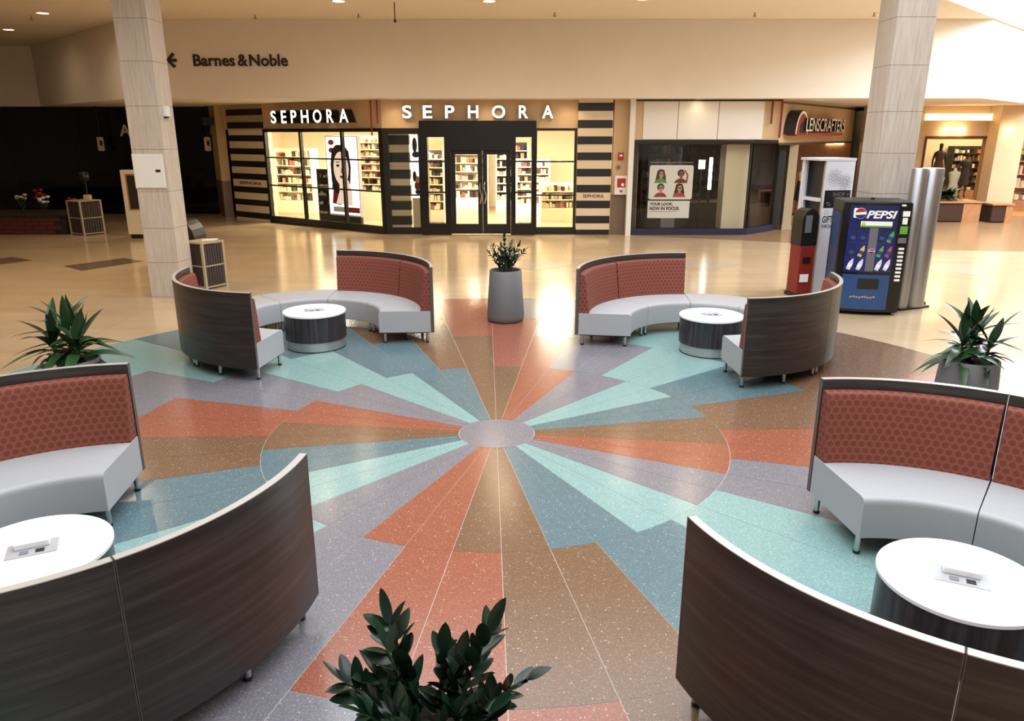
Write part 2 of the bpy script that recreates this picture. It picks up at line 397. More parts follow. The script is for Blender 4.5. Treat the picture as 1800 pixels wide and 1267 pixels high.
MB().cyl(STAR[0], STAR[1], -0.02, ZF, 0.367, 48).build('terrazzo_disc', 'tz_grey', floor)
for q, mm_ in (([(-9.93, 16.6), (-9.15, 17.75), (-8.45, 17.25), (-9.2, 16.0)], 'inset_stone'), ([(-12.6, 16.9), (-11.9, 17.9), (-11.1, 17.4), (-11.8, 16.3)], 'inset_stone'),
              ([(8.7, 16.3), (9.1, 17.2), (10.35, 16.5), (9.75, 15.3)], 'inset_stone_pale'), ([(-0.2, 16.7), (0.6, 17.5), (1.35, 16.8), (0.5, 16.0)], 'inset_stone_pale'),
              ([(3.6, 16.7), (4.4, 17.5), (5.15, 16.8), (4.3, 16.0)], 'inset_stone_pale')):
    MB().prism(q[::-1] if False else q, -0.02, 0.003).build('stone_inset', mm_, floor)
# darker border paving along the right-hand shops
MB().prism([(3.4, 21.9), (6.9, 20.6), (9.8, 19.2), (20, 17.6), (30, 17.6), (30, 34), (3.4, 34)], -0.02, 0.002).build('border_paving', 'brown_tile_floor', floor)

# ================================================================ CEILING, FASCIA, ROOM SHELL
def ceiling():
    bm = bmesh.new()
    outer = [(-30, -4), (30, -4), (30, 42), (-30, 42)]
    A = [(-4.5, -0.6), (6.9, -0.6), (6.9, 12.5), (-4.5, 12.5)]
    u, v_ = _u*17, _v*6.4; o = Vector((SKB[0], SKB[1], 0))
    B = [tuple(p)[:2] for p in (o, o+v_, o+u+v_, o+u)]
    edges = []
    for loop in (outer, A, B):
        vs = [bm.verts.new((x, y, CEIL)) for x, y in loop]
        for i in range(len(vs)): edges.append(bm.edges.new((vs[i], vs[(i+1) % len(vs)])))
    bmesh.ops.triangle_fill(bm, use_beauty=True, edges=edges, normal=(0, 0, 1))
    def inside(p, poly):
        c = False
        for i in range(len(poly)):
            a, b = poly[i], poly[i-1]
            if (a[1] > p[1]) != (b[1] > p[1]) and p[0] < (b[0]-a[0])*(p[1]-a[1])/(b[1]-a[1])+a[0]: c = not c
        return c
    bad = [f for f in bm.faces if inside(f.calc_center_median()[:2], A) or inside(f.calc_center_median()[:2], B)]
    bmesh.ops.delete(bm, geom=bad, context='FACES')
    r = bmesh.ops.extrude_face_region(bm, geom=list(bm.faces))
    bmesh.ops.translate(bm, verts=[e for e in r['geom'] if isinstance(e, bmesh.types.BMVert)], vec=(0, 0, 0.3))
    # light wells above the openings
    for loop, top in ((A, 7.0), (B, 7.3)):
        for i in range(4):
            a, b = loop[i], loop[(i+1) % 4]
            bm.faces.new([bm.verts.new(p) for p in ((a[0], a[1], CEIL+0.1), (b[0], b[1], CEIL+0.1), (b[0], b[1], top), (a[0], a[1], top))])
    bmesh.ops.recalc_face_normals(bm, faces=bm.faces)
    me = bpy.data.meshes.new('ceiling'); bm.to_mesh(me); bm.free(); me.materials.append(MATS['paint_ceiling'])
    return tag(link('ceiling', me), 'smooth cream painted ceiling with roof light openings', 'ceiling', None, 'structure')
ceil = ceiling()
FP = [(-30, 27.5), (-16.3, 27.5), (-10.1, 21.3), (12.5, 21.3), (18.7, 27.5), (30, 27.5)]
mb = MB()
for a, b in zip(FP[:-1], FP[1:]):
    d = Vector((b[0]-a[0], b[1]-a[1])).normalized(); n = Vector((-d.y, d.x))*0.12
    mb.prism([(a[0], a[1]), (b[0], b[1]), (b[0]+n.x, b[1]+n.y), (a[0]+n.x, a[1]+n.y)], SOF, CEIL-0.002)
struct('wall_fascia', mb, 'paint_wall', 'long cream bulkhead wall above the shopfronts', 'wall')
mb = MB(); mb.prism([(p[0], p[1]+0.02) for p in FP]+[(30, 42), (-30, 42)], SOF+0.001, SOF+0.12)
struct('ceiling_soffit', mb, 'paint_ceiling', 'low soffit in front of the shop fronts', 'ceiling')
for nm, b in (('wall_left', (-30, -29.8, -4, 42)), ('wall_right', (29.8, 30, -4, 42)), ('wall_front', (-30, 30, -4, -3.8)), ('wall_back', (-30, 30, 41.8, 42))):
    struct(nm, MB().box(b[0], b[1], b[2], b[3], 0, CEIL), 'paint_wall', 'plain mall wall %s of the concourse' % nm.split('_')[1], 'wall')

# ================================================================ COLUMNS
def column(label, x0, x1, y0, y1, zj):
    t_ = thing('stone_column', label, 'column', ((x0+x1)/2, (y0+y1)/2, 0), 0, 'travertine columns')
    w_, d_ = (x1-x0)/2, (y1-y0)/2
    MB().box(-w_+0.012, w_-0.012, -d_+0.012, d_-0.012, 0, CEIL).build('core', 'shop_tan', t_)
    zs = [0]+zj+[CEIL]
    for a, b in zip(zs[:-1], zs[1:]):
        g = 0.003
        for s in (-1, 1):
            MB().box(-w_, w_, min(s*d_, s*(d_-0.02)), max(s*d_, s*(d_-0.02)), a+g, b-g).build('stone_panel', 'travertine', t_)
            MB().box(min(s*w_, s*(w_-0.02)), max(s*w_, s*(w_-0.02)), -d_+0.02, d_-0.02, a+g, b-g).build('stone_panel', 'travertine', t_)
    return t_
CL = column('cream travertine column at left with a grey access panel on its face', -6.46, -5.91, 13.29, 13.85, [0.62, 1.22, 1.85, 2.55, 3.25, 3.95, 4.6])
CR = column('cream travertine column at right behind the blue drinks machine', 6.0, 6.62, 12.8, 13.42, [0.62, 1.22, 1.85, 2.5, 3.15, 3.85, 4.55])
px0, pz0 = at(240, 330, 13.27); px1, pz1 = at(284, 272, 13.27)
ap = thing('access_panel', 'pale grey square electrical access panel on the left column', 'panel', ((px0+px1)/2, 13.289, pz0), 0)
ww = (px1-px0)/2; hh = pz1-pz0
bev(MB().box(-ww, ww, -0.03, 0, 0, hh).build('door', 'white_paint', ap), 0.004)
MB().box(-ww-0.015, ww+0.015, -0.012, 0, -0.015, hh+0.015).build('frame', 'cream', ap)
MB().box(ww-0.13, ww-0.05, -0.036, -0.028, hh*0.48, hh*0.48+0.04).build('latch', 'black_plastic', ap)
sx_, sz_ = at(297, 205, 13.5)
dv = thing('wall_sensor', 'small white sensor box on the side of the left column', 'sensor', (-5.91, 13.5, sz_), 0)
bev(MB().box(0, 0.07, -0.07, 0.07, 0, 0.17).build('housing', 'white_paint', dv), 0.012)
MB().box(0.0, 0.055, -0.05, 0.03, -0.025, 0.0).build('sounder', 'black_plastic', dv)

# ================================================================ SEATING
RO, RI = 1.68, 0.92
SEG = math.radians(43.33)
def rounded_profile(pts, r=0.03, n=3):
    out = []; m_ = len(pts)
    for i in range(m_):
        p, a, b = Vector(pts[i][:2]), Vector(pts[i-1][:2]), Vector(pts[(i+1) % m_][:2])
        rr = pts[i][2] if len(pts[i]) > 2 else r
        if rr <= 0: out.append(tuple(p)); continue
        da = (a-p).normalized()*min(rr, (a-p).length*0.45); db = (b-p).normalized()*min(rr, (b-p).length*0.45)
        for k in range(n+1):
            t_ = k/n; q = (p+da)*(1-t_)**2+p*2*t_*(1-t_)+(p+db)*t_**2; out.append(tuple(q))
    return out
def bench_meshes():
    h = SEG/2-math.radians(0.2); D = {}
    seat = rounded_profile([(RI, 0.155, 0.008), (RO-0.045, 0.155, 0), (RO-0.045, 0.455, 0), (RI, 0.455, 0.05)], 0.03, 4)
    D['seat'] = MB().sweep(seat, -h, h, 14).mesh('seat', 'seat_vinyl', 35)
    low = rounded_profile([(RI, 0.155, 0.008), (RO-0.045, 0.155, 0.008), (RO-0.045, 0.455, 0.05), (RI, 0.455, 0.05)], 0.03, 4)
    D['low_seat'] = MB().sweep(low, -h, h, 14).mesh('seat', 'seat_vinyl', 35)
    cush = rounded_profile([(RO-0.185, 0.45, 0.0), (RO-0.042, 0.45, 0), (RO-0.042, 0.985, 0.01), (RO-0.115, 0.985, 0.05)], 0.03, 4)
    D['cushion'] = MB().sweep(cush, -h+0.004, h-0.004, 14, RO-0.15).mesh('back_cushion', 'rust_fabric', 35)
    D['panel'] = MB().sweep([(RO-0.04, 0.15), (RO, 0.15), (RO, 1.06), (RO-0.04, 1.06)], -h, h, 20, RO).mesh('back_panel', 'laminate', 35)
    eb = MB().sweep([(RO-0.041, 1.0605), (RO+0.001, 1.0605), (RO+0.001, 1.065), (RO-0.041, 1.065)], -h, h, 20, RO)
    e = 0.004/RO
    for s in (-1, 1):
        a0, a1 = sorted((s*h, s*(h+e)))
        eb.sweep([(RO-0.041, 0.15), (RO+0.001, 0.15), (RO+0.001, 1.065), (RO-0.041, 1.065)], a0, a1, 1, RO, 1)
    D['edge'] = eb.mesh('edge_band', ['edge_band', 'edge_end'])
    D['frame'] = MB().sweep([(RI+0.06, 0.135), (RO-0.06, 0.135), (RO-0.06, 0.155), (RI+0.06, 0.155)], -h+0.02, h-0.02, 10).mesh('underframe', 'black_plastic')
    D['leg'] = MB().cyl(0, 0, 0.022, 0.14, 0.02, 14).mesh('leg', 'chrome', 40)
    D['foot'] = MB().lathe([(0.016, 0), (0.024, 0.004), (0.024, 0.022), (0.02, 0.024)], 14).mesh('foot', 'black_plastic', 40)
    return D
BD = bench_meshes()
def bench(center, ang, label, low, group):
    t_ = thing('low_bench' if low else 'high_back_bench', label, 'bench', (center[0], center[1], ZF), ang, group)
    link('seat', BD['low_seat' if low else 'seat'], t_); link('underframe', BD['frame'], t_)
    h = SEG/2
    legs = [(RO-0.1, s) for s in (-0.92, 0, 0.92)]+[(RI+0.075, s) for s in (-0.88, 0.88)]
    for r, s in legs:
        a = s*h; lo = link('leg', BD['leg'], t_, (r*math.cos(a), r*math.sin(a), 0)); link('foot', BD['foot'], lo)
    if not low:
        link('back_panel', BD['panel'], t_); link('back_cushion', BD['cushion'], t_); link('edge_band', BD['edge'], t_)
    return t_
RINGS = [('back left', (-2.76, 10.1), -47.5, 'nearest the left column'), ('back right', (2.53, 9.83), 222.5, 'in front of the blue drinks machine'),
         ('front left', (-2.84, 4.05), 46.5, 'at the left edge'), ('front right', (2.45, 3.66), 145.5, 'at the right edge')]
LAB = {
 'back left': ['rust-backed bench end with dark wood back toward viewer, in front of dustbin', 'rust-backed bench with pale edge nearest the left stone column and dustbin',
   'backless grey bench beside the left column in the rear left seating ring', 'backless grey bench directly behind the rear left round table',
   'rust-backed bench left of the central planter, its far half away from planter', 'rust-backed bench end nearest the left side of the central grey planter'],
 'back right': ['rust-backed bench end nearest the right side of the central grey planter', 'rust-backed bench right of the central planter, its far half away from planter',
   'backless grey bench directly behind the rear right round table', 'backless grey bench half hidden by the rear right dark curved back',
   'rust-backed bench close to the blue drinks machine, seen from behind', 'rust-backed bench end with dark wood back to viewer, left of drinks machine'],
 'front left': ['rust-backed bench facing right below the left potted plant', 'rust-backed bench past the left photo edge beside the left planter',
   'backless grey bench left of the front left round table', 'backless grey bench nearest viewer left of the front left table',
   'dark curved wood bench back in the bottom left corner', 'dark curved wood bench back between front left table and star floor'],
 'front right': ['dark curved wood bench back right of the bottom plant', 'dark curved wood bench back in the bottom right corner',
   'backless grey bench nearest viewer right of the front right table', 'backless grey bench right of the front right round table',
   'rust-backed bench cut by the right photo edge behind the front right table', 'rust-backed bench with white seat below the right potted plant'],
}
ordered = {}
for nm, c, op, _x in RINGS:
    arr = []
    for i in range(6):     # counter-clockwise from the opening's end
        a = math.radians(op+50)+SEG*(i+0.5); arr.append(a)
    ordered[nm] = (c, arr)
# seat order per ring: index 0 = first after the opening counter-clockwise
MAP = {'back left': [5, 4, 3, 2, 1, 0], 'back right': [5, 4, 3, 2, 1, 0], 'front left': [0, 1, 2, 3, 4, 5], 'front right': [0, 1, 2, 3, 4, 5]}
for nm, c, op, _x in RINGS:
    for i in range(6):
        bench(c, ordered[nm][1][i], LAB[nm][MAP[nm][i]], i in (2, 3), 'curved benches around the round tables')

def table_meshes():
    D = {}
    D['top'] = MB().lathe([(0.0, 0.472), (0.412, 0.472), (0.42, 0.478), (0.42, 0.497), (0.415, 0.502), (0.0, 0.502)], 64, cap=False).mesh('table_top', 'white_laminate', 40)
    D['drum'] = MB().cyl(0, 0, 0.135, 0.472, 0.408, 64).mesh('drum', 'laminate_vertical', 40)
    D['base'] = MB().cyl(0, 0, 0.012, 0.135, 0.388, 64).mesh('base_ring', 'steel', 40)
    D['kick'] = MB().cyl(0, 0, 0.0, 0.012, 0.392, 64).mesh('base_foot', 'black_plastic', 40)
    return D
TD = table_meshes()
for (x, y), rz, lb in (((-2.69, 10.03), 0.3, 'round white-topped drum table in the rear left bench ring'), ((2.65, 9.77), 0.1, 'round white-topped drum table in the rear right bench ring'),
                      ((-2.77, 3.86), 0.45, 'round white-topped drum table at the left photo edge'), ((2.43, 3.57), -0.45, 'round white-topped drum table in the lower right corner')):
    t_ = thing('drum_table', lb, 'table', (x, y, ZF), rz, 'round drum tables')
    for k in TD: link({'top': 'table_top', 'drum': 'drum', 'base': 'base_ring', 'kick': 'base_foot'}[k], TD[k], t_)
    pw = MB().box(-0.13, 0.13, -0.085, 0.085, 0.502, 0.506).build('power_module', 'module_grey', t_)
    bev(MB().box(-0.09, 0.09, 0.0, 0.075, 0.506, 0.545).build('module_cover', 'white_laminate', pw), 0.006)
    MB().box(0.02, 0.065, -0.06, -0.02, 0.506, 0.509).build('socket', 'black_plastic', pw)
    MB().box(-0.06, -0.015, -0.06, -0.02, 0.506, 0.509).build('socket', 'grey_print', pw)

# ================================================================ PLANTS
def leaf_mesh(name, length, width, bend, m, nseg=6, droop=0.0, fold=0.15, tip=1.0):
    mm = MB(); P = []
    for i in range(nseg+1):
        t_ = i/nseg; wv = width*0.5*max(0.0, math.sin(PI*min(1, t_**0.8)))**tip
        if i == 0: wv = width*0.06
        a = bend*t_; x = length*t_*math.cos(a*0.6); z = length*t_*math.sin(a*0.6)-droop*t_*t_*length
        P.append(((x, -wv, z+fold*wv), (x, 0, z), (x, wv, z+fold*wv)))
    for i in range(nseg):
        for k in (0, 1):
            q = [P[i][k], P[i+1][k], P[i+1][k+1], P[i][k+1]]
            mm.poly(q, 0, [(0, 0)]*4)
    me = mm.mesh(name, m); bm = bmesh.new(); bm.from_mesh(me); bmesh.ops.remove_doubles(bm, verts=bm.verts, dist=1e-5)
    bmesh.ops.recalc_face_normals(bm, faces=bm.faces); bm.to_mesh(me); bm.free(); me.shade_smooth(); return me
POT = MB().lathe([(0.0, 0.0), (0.255, 0.0), (0.285, 0.03), (0.29, 0.08), (0.245, 0.79), (0.236, 0.80), (0.222, 0.79), (0.222, 0.70)], 48, cap=False).mesh('pot', 'pot_grey', 50)
SOIL = MB().lathe([(0.0, 0.735), (0.12, 0.73), (0.223, 0.715)], 32, cap=False).mesh('soil', 'soil', 60)
def pot(t_): link('pot', POT, t_); link('soil', SOIL, t_)
def orient(o, d, roll=0.0):
    """point local +x along d, local +z as near up as possible"""
    d = Vector(d).normalized(); y = Vector((0, 0, 1)).cross(d)
    if y.length < 1e-3: y = Vector((0, 1, 0))
    y.normalize(); z = d.cross(y); M = Matrix((d, y, z)).transposed() @ Matrix.Rotation(roll, 3, 'X')
    o.rotation_euler = M.to_euler()
ZZL = [leaf_mesh('leaf', 0.115, 0.05, 0.3, 'leaf_zz', 8, 0.0, 0.3, 0.65), leaf_mesh('leaf', 0.105, 0.042, 0.1, 'leaf_zz', 8, 0.15, 0.3, 0.7), leaf_mesh('leaf', 0.125, 0.05, 0.2, 'leaf_zz', 8, 0.05, 0.4, 0.65)]
def zz(label, loc, rz, stems, scale=1.0, npair=8):
    t_ = thing('potted_plant', label, 'potted plant', loc, rz, 'potted plants'); pot(t_)
    for (az, lean, ln, curl, ls) in stems:
        az = math.radians(az); path = []; N = 8
        b = Vector((math.cos(az)*0.06, math.sin(az)*0.06, 0.72))
        for i in range(N+1):
            t0 = i/N; a = math.radians(lean)*(0.35+0.65*t0)+math.radians(curl)*t0*t0
            if i: b = b+Vector((math.cos(az)*math.sin(a), math.sin(az)*math.sin(a), math.cos(a)))*ln/N
            path.append(b.copy())
        st = MB().tube(path, [0.014*(1-0.7*i/N) for i in range(N+1)], 7).build('stem', 'leaf_stem', t_, 60)
        for k in range(npair):
            f = 0.28+0.72*(k+0.5)/npair; i = min(N-1, int(f*N)); p = path[i].lerp(path[i+1], f*N-i); d = (path[i+1]-path[i]).normalized()
            sd = d.cross(Vector((math.cos(az), math.sin(az), 0.15))).normalized() if d.cross(Vector((math.cos(az), math.sin(az), 0.15))).length > 0.05 else Vector((-math.sin(az), math.cos(az), 0))
            tw = random.uniform(-0.5, 0.5); sd = Matrix.Rotation(tw+k*0.35, 3, d) @ sd
            for s in (-1, 1):
                lo = link('leaf', random.choice(ZZL), st, p); up = 0.55+0.5*f
                orient(lo, sd*s+d*up, random.uniform(-0.5, 0.5)); q = ls*scale*(1.05-0.35*abs(f-0.55))*random.uniform(0.85, 1.12); lo.scale = (q, q, q)
        lo = link('leaf', random.choice(ZZL), st, path[-1]); orient(lo, path[-1]-path[-2], 0.3); lo.scale = (ls*scale,)*3
    return t_
zz('glossy dark green plant in unseen pot at bottom centre foreground', (-0.27, 2.10, ZF), 0,
   [(135, 22, 0.47, 12, 1.15), (150, 16, 0.41, 16, 1.0), (75, 8, 0.36, 10, 1.0), (30, 24, 0.47, 8, 1.1), (5, 50, 0.42, 10, 0.9), (172, 50, 0.38, 8, 1.0), (155, 34, 0.31, 12, 1.0),
    (50, 16, 0.32, 6, 1.05), (-20, 36, 0.31, 8, 1.05), (-110, 36, 0.29, 8, 1.05), (-70, 30, 0.32, 8, 1.05), (200, 40, 0.31, 8, 1.05), (-140, 20, 0.27, 6, 1.1), (-40, 18, 0.27, 6, 1.1)], 1.0, 9)
zz('small dark green plant in tall grey planter between the rear bench rings', (-0.1, 11.53, ZF), 0,
   [(100, 6, 0.58, 4, 0.8), (170, 22, 0.46, 6, 0.75), (200, 40, 0.40, 4, 0.75), (60, 18, 0.46, 4, 0.9), (20, 24, 0.46, 6, 0.85), (-5, 42, 0.44, 6, 0.75), (-90, 14, 0.34, 6, 0.9), (-140, 28, 0.34, 4, 0.85), (-40, 28, 0.34, 4, 0.85), (120, 14, 0.4, 4, 0.9), (-60, 10, 0.38, 6, 0.9)], 1.0, 7)
STR = []
for ln, bn, dr in ((0.50, 0.5, 0.45), (0.48, 0.4, 0.75), (0.44, 0.3, 1.0), (0.40, 0.3, 1.2), (0.46, 0.7, 0.25)):
    STR.append(leaf_mesh('leaf', ln, 0.115, bn, 'leaf_strap', 9, dr, 0.3, 0.9))
def strap(label, loc, seed, k_=1.0):
    R = random.Random(seed); t_ = thing('potted_plant', label, 'potted plant', loc, 0, 'potted plants'); pot(t_)
    for (bx, by, h_) in ((0.0, 0.02, 0.34), (0.09, -0.05, 0.22), (-0.1, -0.03, 0.24), (0.03, 0.09, 0.26)):
        MB().tube([(bx, by, 0.72), (bx*1.15, by*1.15, 0.72+h_*0.6), (bx*1.3, by*1.3, 0.72+h_)], [0.016, 0.013, 0.01], 8).build('cane', 'leaf_stem', t_, 60)
        n = 13
        for k in range(n):
            f = k/(n-1); az = k*2.4+bx*20+R.uniform(-0.3, 0.3); el = 0.25+0.95*f**1.1+R.uniform(-0.15, 0.2)
            lo = link('leaf', R.choice(STR[1:4] if f < 0.6 else STR[:2]+STR[4:]), t_, (bx*1.2, by*1.2, 0.74+h_*(0.2+0.8*f)))
            orient(lo, (math.cos(az)*math.cos(el), math.sin(az)*math.cos(el), math.sin(el)), R.uniform(-0.3, 0.3)); s = R.uniform(0.75, 1.08)*k_; lo.scale = (s, s*R.uniform(0.8, 1.1), s)
    return t_
strap('strap-leaved plant in dark grey planter behind the left rust bench', (-4.1, 6.72, ZF), 3, 0.9)
strap('strap-leaved plant in grey planter behind the right rust bench', (4.27, 6.73, ZF), 8, 0.82)

# ================================================================ SHOPFRONT HELPERS
def box_part(root, name, m, x0, x1, y0, y1, z0, z1, bevel=0):
    o = MB().box(x0, x1, y0, y1, z0, z1).build(name, m, root)
    if bevel: bev(o, bevel)
    return o
def window(name, label, loc, rz, x0, x1, z0, z1, vert=(), horiz=(), fw=0.09, glass='glass', sill=0.0, m='frame_black'):
    r = sroot(name, label, 'window', loc, rz)
    MB().box(x0, x1, -0.06, 0.06, z1-fw, z1).box(x0, x0+fw, -0.06, 0.06, z0, z1-fw).box(x1-fw, x1, -0.06, 0.06, z0, z1-fw).box(x0+fw, x1-fw, -0.06, 0.06, z0, z0+max(fw, sill)).build('window_frame', m, r)
    xs = [x0+fw]+sorted(vert)+[x1-fw]; zs = [z0+max(fw, sill)]+sorted(horiz)+[z1-fw]
    for v_ in vert: box_part(r, 'mullion', m, v_-0.04, v_+0.04, -0.05, 0.05, z0+max(fw, sill), z1-fw)
    for i in range(len(xs)-1):
        a = xs[i]+(0.04 if i else 0); b = xs[i+1]-(0.04 if i < len(xs)-2 else 0)
        for h_ in horiz: box_part(r, 'glazing_bar', m, a, b, -0.03, 0.03, h_-0.022, h_+0.022)
        for k in range(len(zs)-1):
            box_part(r, 'pane', glass, a, b, -0.006, 0.006, zs[k]+(0.022 if k else 0), zs[k+1]-(0.022 if k < len(zs)-2 else 0))
    return r
def striped_pillar(label, loc, rz, x0, x1, z1, zs, dz, depth=0.25, text_i=None, kind='s'):
    t_ = thing('striped_pillar', label, 'pillar', loc, rz, 'black and cream striped pillars')
    box_part(t_, 'core', 'stripe_cream', x0, x1, 0, depth, 0, z1)
    for a in zs: box_part(t_, 'stripe', 'stripe_black', x0-0.004, x1+0.004, -0.012, depth*0.5, a-dz/2, a+dz/2)
    if text_i is not None:
        zc = text_i; c = (x0+x1)/2; wd = (x1-x0)*0.62
        text(t_, 'SEPHORA', c-wd/2, c+wd/2, zc-0.05, zc+0.05, -0.001, 'letter_dark', 'lettering', 0.006, 0.01)
    return t_
def shelf_unit(name, label, loc, rz, w_, h_, d_, n, seed, back='shop_white', frame='shop_white', base=0.45, basem='shop_white', gm='goods'):
    R = random.Random(seed); t_ = thing(name, label, 'shelf', loc, rz, 'cosmetics shelves')
    box_part(t_, 'back_panel', back, 0, w_, d_-0.04, d_, 0, h_)
    box_part(t_, 'base_cabinet', basem, 0, w_, 0, d_-0.04, 0, base)
    for s in (0, w_-0.04): box_part(t_, 'side_panel', frame, s, s+0.04, 0.02, d_-0.04, base, h_)
    gd = MB()
    for i in range(n):
        z = base+(h_-base)*i/n; dd = d_-0.04
        if i: box_part(t_, 'shelf_board', frame, 0.04, w_-0.04, 0.06, dd, z-0.015, z+0.015)
        x = 0.06
        while x < w_-0.14:
            ww_ = R.uniform(0.05, 0.13); hh_ = (h_-base)/n*R.uniform(0.35, 0.75)
            if R.random() < 0.88: gd.box(x, x+ww_, R.uniform(0.08, 0.16), dd-0.03, z+0.0155, z+0.016+hh_)
            x += ww_+R.uniform(0.005, 0.03)
    g_o = gd.build('goods', gm, t_); g_o['kind'] = 'stuff'
    return t_
def rrect(x0, x1, z0, z1, r, n=4):
    out = []
    for cx, cz, a0 in ((x1-r, z1-r, 0), (x0+r, z1-r, 90), (x0+r, z0+r, 180), (x1-r, z0+r, 270)):
        for k in range(n+1):
            a = math.radians(a0+90*k/n); out.append((cx+r*math.cos(a), cz+r*math.sin(a)))
    return out
def ell(cx, cz, rx, rz_, n=18, a0=0, a1=360):
    return [(cx+rx*math.cos(math.radians(a0+(a1-a0)*k/n)), cz+rz_*math.sin(math.radians(a0+(a1-a0)*k/n))) for k in range(n if abs(a1-a0) >= 360 else n+1)]
def flat(root, name, m, pts, y, th=0.003): return MB().plate(pts, y-th, y).build(name, m, root)
def downlight(label, x, y, z, power=0, col=(1.0, 0.79, 0.56), r=0.13, m='lamp_warm', cone=130, group='ceiling downlights'):
    t_ = thing('ceiling_downlight', label, 'ceiling light', (x, y, z), 0, group)
    MB().lathe([(r, -0.002), (r+0.03, -0.012), (r+0.035, 0.0)], 24, cap=False).build('trim_ring', 'white_paint', t_, 40)
    MB().cyl(0, 0, -0.004, -0.001, r, 24).build('lens', m, t_)
    if power:
        l = bpy.data.lights.new('downlight_beam', 'SPOT'); l.energy = power; l.color = col; l.spot_size = math.radians(cone); l.spot_blend = 0.9; l.shadow_soft_size = r
        o = bpy.data.objects.new('downlight_beam', l); COL.objects.link(o); o.parent = t_; o.location = (0, 0, -0.03)
    return t_

# ================================================================ COSMETICS SHOP (centre)
YS = 22.2
def X(x, y=300, Y=YS): return at(x, y, Y)[0]
def Z(y, Y=YS): return at(900, y, Y)[1]
# tan wall over the windows, with the two returns of the plan
WA, WB = (-3.66, YS), (-9.7, 26.55)                       # angled shopfront, right end and left end
RZA = math.atan2(WA[1]-WB[1], WA[0]-WB[0]); LA = math.hypot(WA[0]-WB[0], WA[1]-WB[1])
ZH = 2.94                                                  # window head
struct('wall_shop_centre', MB().box(-3.66, 1.86, YS, YS+0.2, ZH, SOF), 'shop_tan', 'tan wall band above the central shop windows', 'wall')
hd = MB().box(0, LA, 0, 0.2, ZH, SOF).build('wall_shop_angled', 'shop_tan'); hd.location = (WB[0], WB[1], 0); hd.rotation_euler = (0, 0, RZA)
tag(hd, 'tan wall band above the angled shop windows', 'wall', None, 'structure')
# right window of the centre front, left narrow window
window('window_1', 'clear shop window between black entrance and right striped pillar', (0, YS+0.05, 0), 0, 0.64, 1.84, 0.0, ZH+0.02, [], [Z(343), Z(284)], 0.07, sill=0.2)
window('window_2', 'narrow shop window left of the black entrance with striped column behind', (0, YS+0.05, 0), 0, -3.66, -2.5, 0.0, ZH+0.02, [], [Z(343), Z(284)], 0.16, sill=0.18)
uu = lambda x, y, o=0.0: onplane(x, y, WB, RZA, o)[0]
zz_ = lambda x, y, o=0.0: onplane(x, y, WB, RZA, o)[1]
u0 = uu(470, 300); u1, u2 = uu(533, 300), uu(605, 300)
window('window_3', 'angled shop window wall with lit poster and shelves behind', (WB[0], WB[1], 0), RZA, u0, LA, 0.0, ZH+0.02, [u1, u2], [zz_(640, 335), zz_(640, 281)], 0.1, sill=0.22)
# black entrance portal with its double door
YP = 21.98
d1 = sroot('door_1', 'black shop entrance portal with glazed double doors', 'door', (0, YP, 0), 0)
pl, pr_ = X(740, 300, YP)-0.02, X(941, 300, YP)+0.02
ZT = Z(212, YP); ZD = Z(264, YP); ZS_ = Z(241, YP)
MB().box(pl, pr_, 0, 0.5, ZS_, ZT).build('portal_header', 'black_gloss', d1)
dl, dm, dr = X(792, 330, YP), X(848, 330, YP), X(898, 330, YP)
sl, sr = X(753, 330, YP), X(934, 330, YP)
for a, b in ((pl, sl), (dl-0.16, dl), (dr, dr+0.14), (sr, pr_)): MB().box(a, b, 0, 0.42, 0, ZS_).build('portal_post', 'black_gloss', d1)
MB().box(dl, dr, 0.02, 0.4, ZD, ZS_).build('door_header', 'black_gloss', d1)
for a, b in ((sl, dl-0.16), (dr+0.14, sr)):
    MB().box(a, b, 0.05, 0.4, 0, Z(393, YP)).build('kick_panel', 'black_gloss', d1)
    box_part(d1, 'pane', 'glass', a, b, 0.2, 0.212, Z(393, YP), ZS_)
    for yy in (284, 339): box_part(d1, 'glazing_bar', 'frame_black', a, b, 0.18, 0.23, Z(yy, YP)-0.025, Z(yy, YP)+0.025)
for a, b, s in ((dl+0.003, dm-0.003, 1), (dm+0.003, dr-0.003, -1)):
    leaf = MB().box(a, a+0.13, 0.16, 0.24, 0.02, ZD).box(b-0.13, b, 0.16, 0.24, 0.02, ZD).box(a+0.13, b-0.13, 0.16, 0.24, ZD-0.12, ZD).box(a+0.13, b-0.13, 0.16, 0.24, 0.02, 0.3).build('door_leaf', 'frame_black', d1)
    box_part(leaf, 'pane', 'glass', a+0.13, b-0.13, 0.19, 0.205, 0.3, ZD-0.12)
    hx = (b-0.06) if s == 1 else (a+0.06)
    MB().tube([(hx, 0.16, 0.85), (hx, 0.06, 0.9), (hx+0.04, 0.05, 1.1), (hx-0.02, 0.05, 1.3), (hx, 0.06, 1.45), (hx, 0.16, 1.5)], 0.018, 8).build('pull_handle', 'chrome', leaf, 60)
lx = X(868, 236, YP)
MB().cyl(lx, 0.25, ZS_-0.02, ZS_-0.001, 0.07, 20).build('downlight', 'lamp_white', d1)
struct('trim_1', MB().box(-3.66, pl-0.001, YS-0.03, YS-0.012, 0, 0.2).box(pr_+0.001, 1.86, YS-0.03, YS-0.012, 0, 0.2), 'frame_black', 'black skirting under the central shop windows', 'trim')
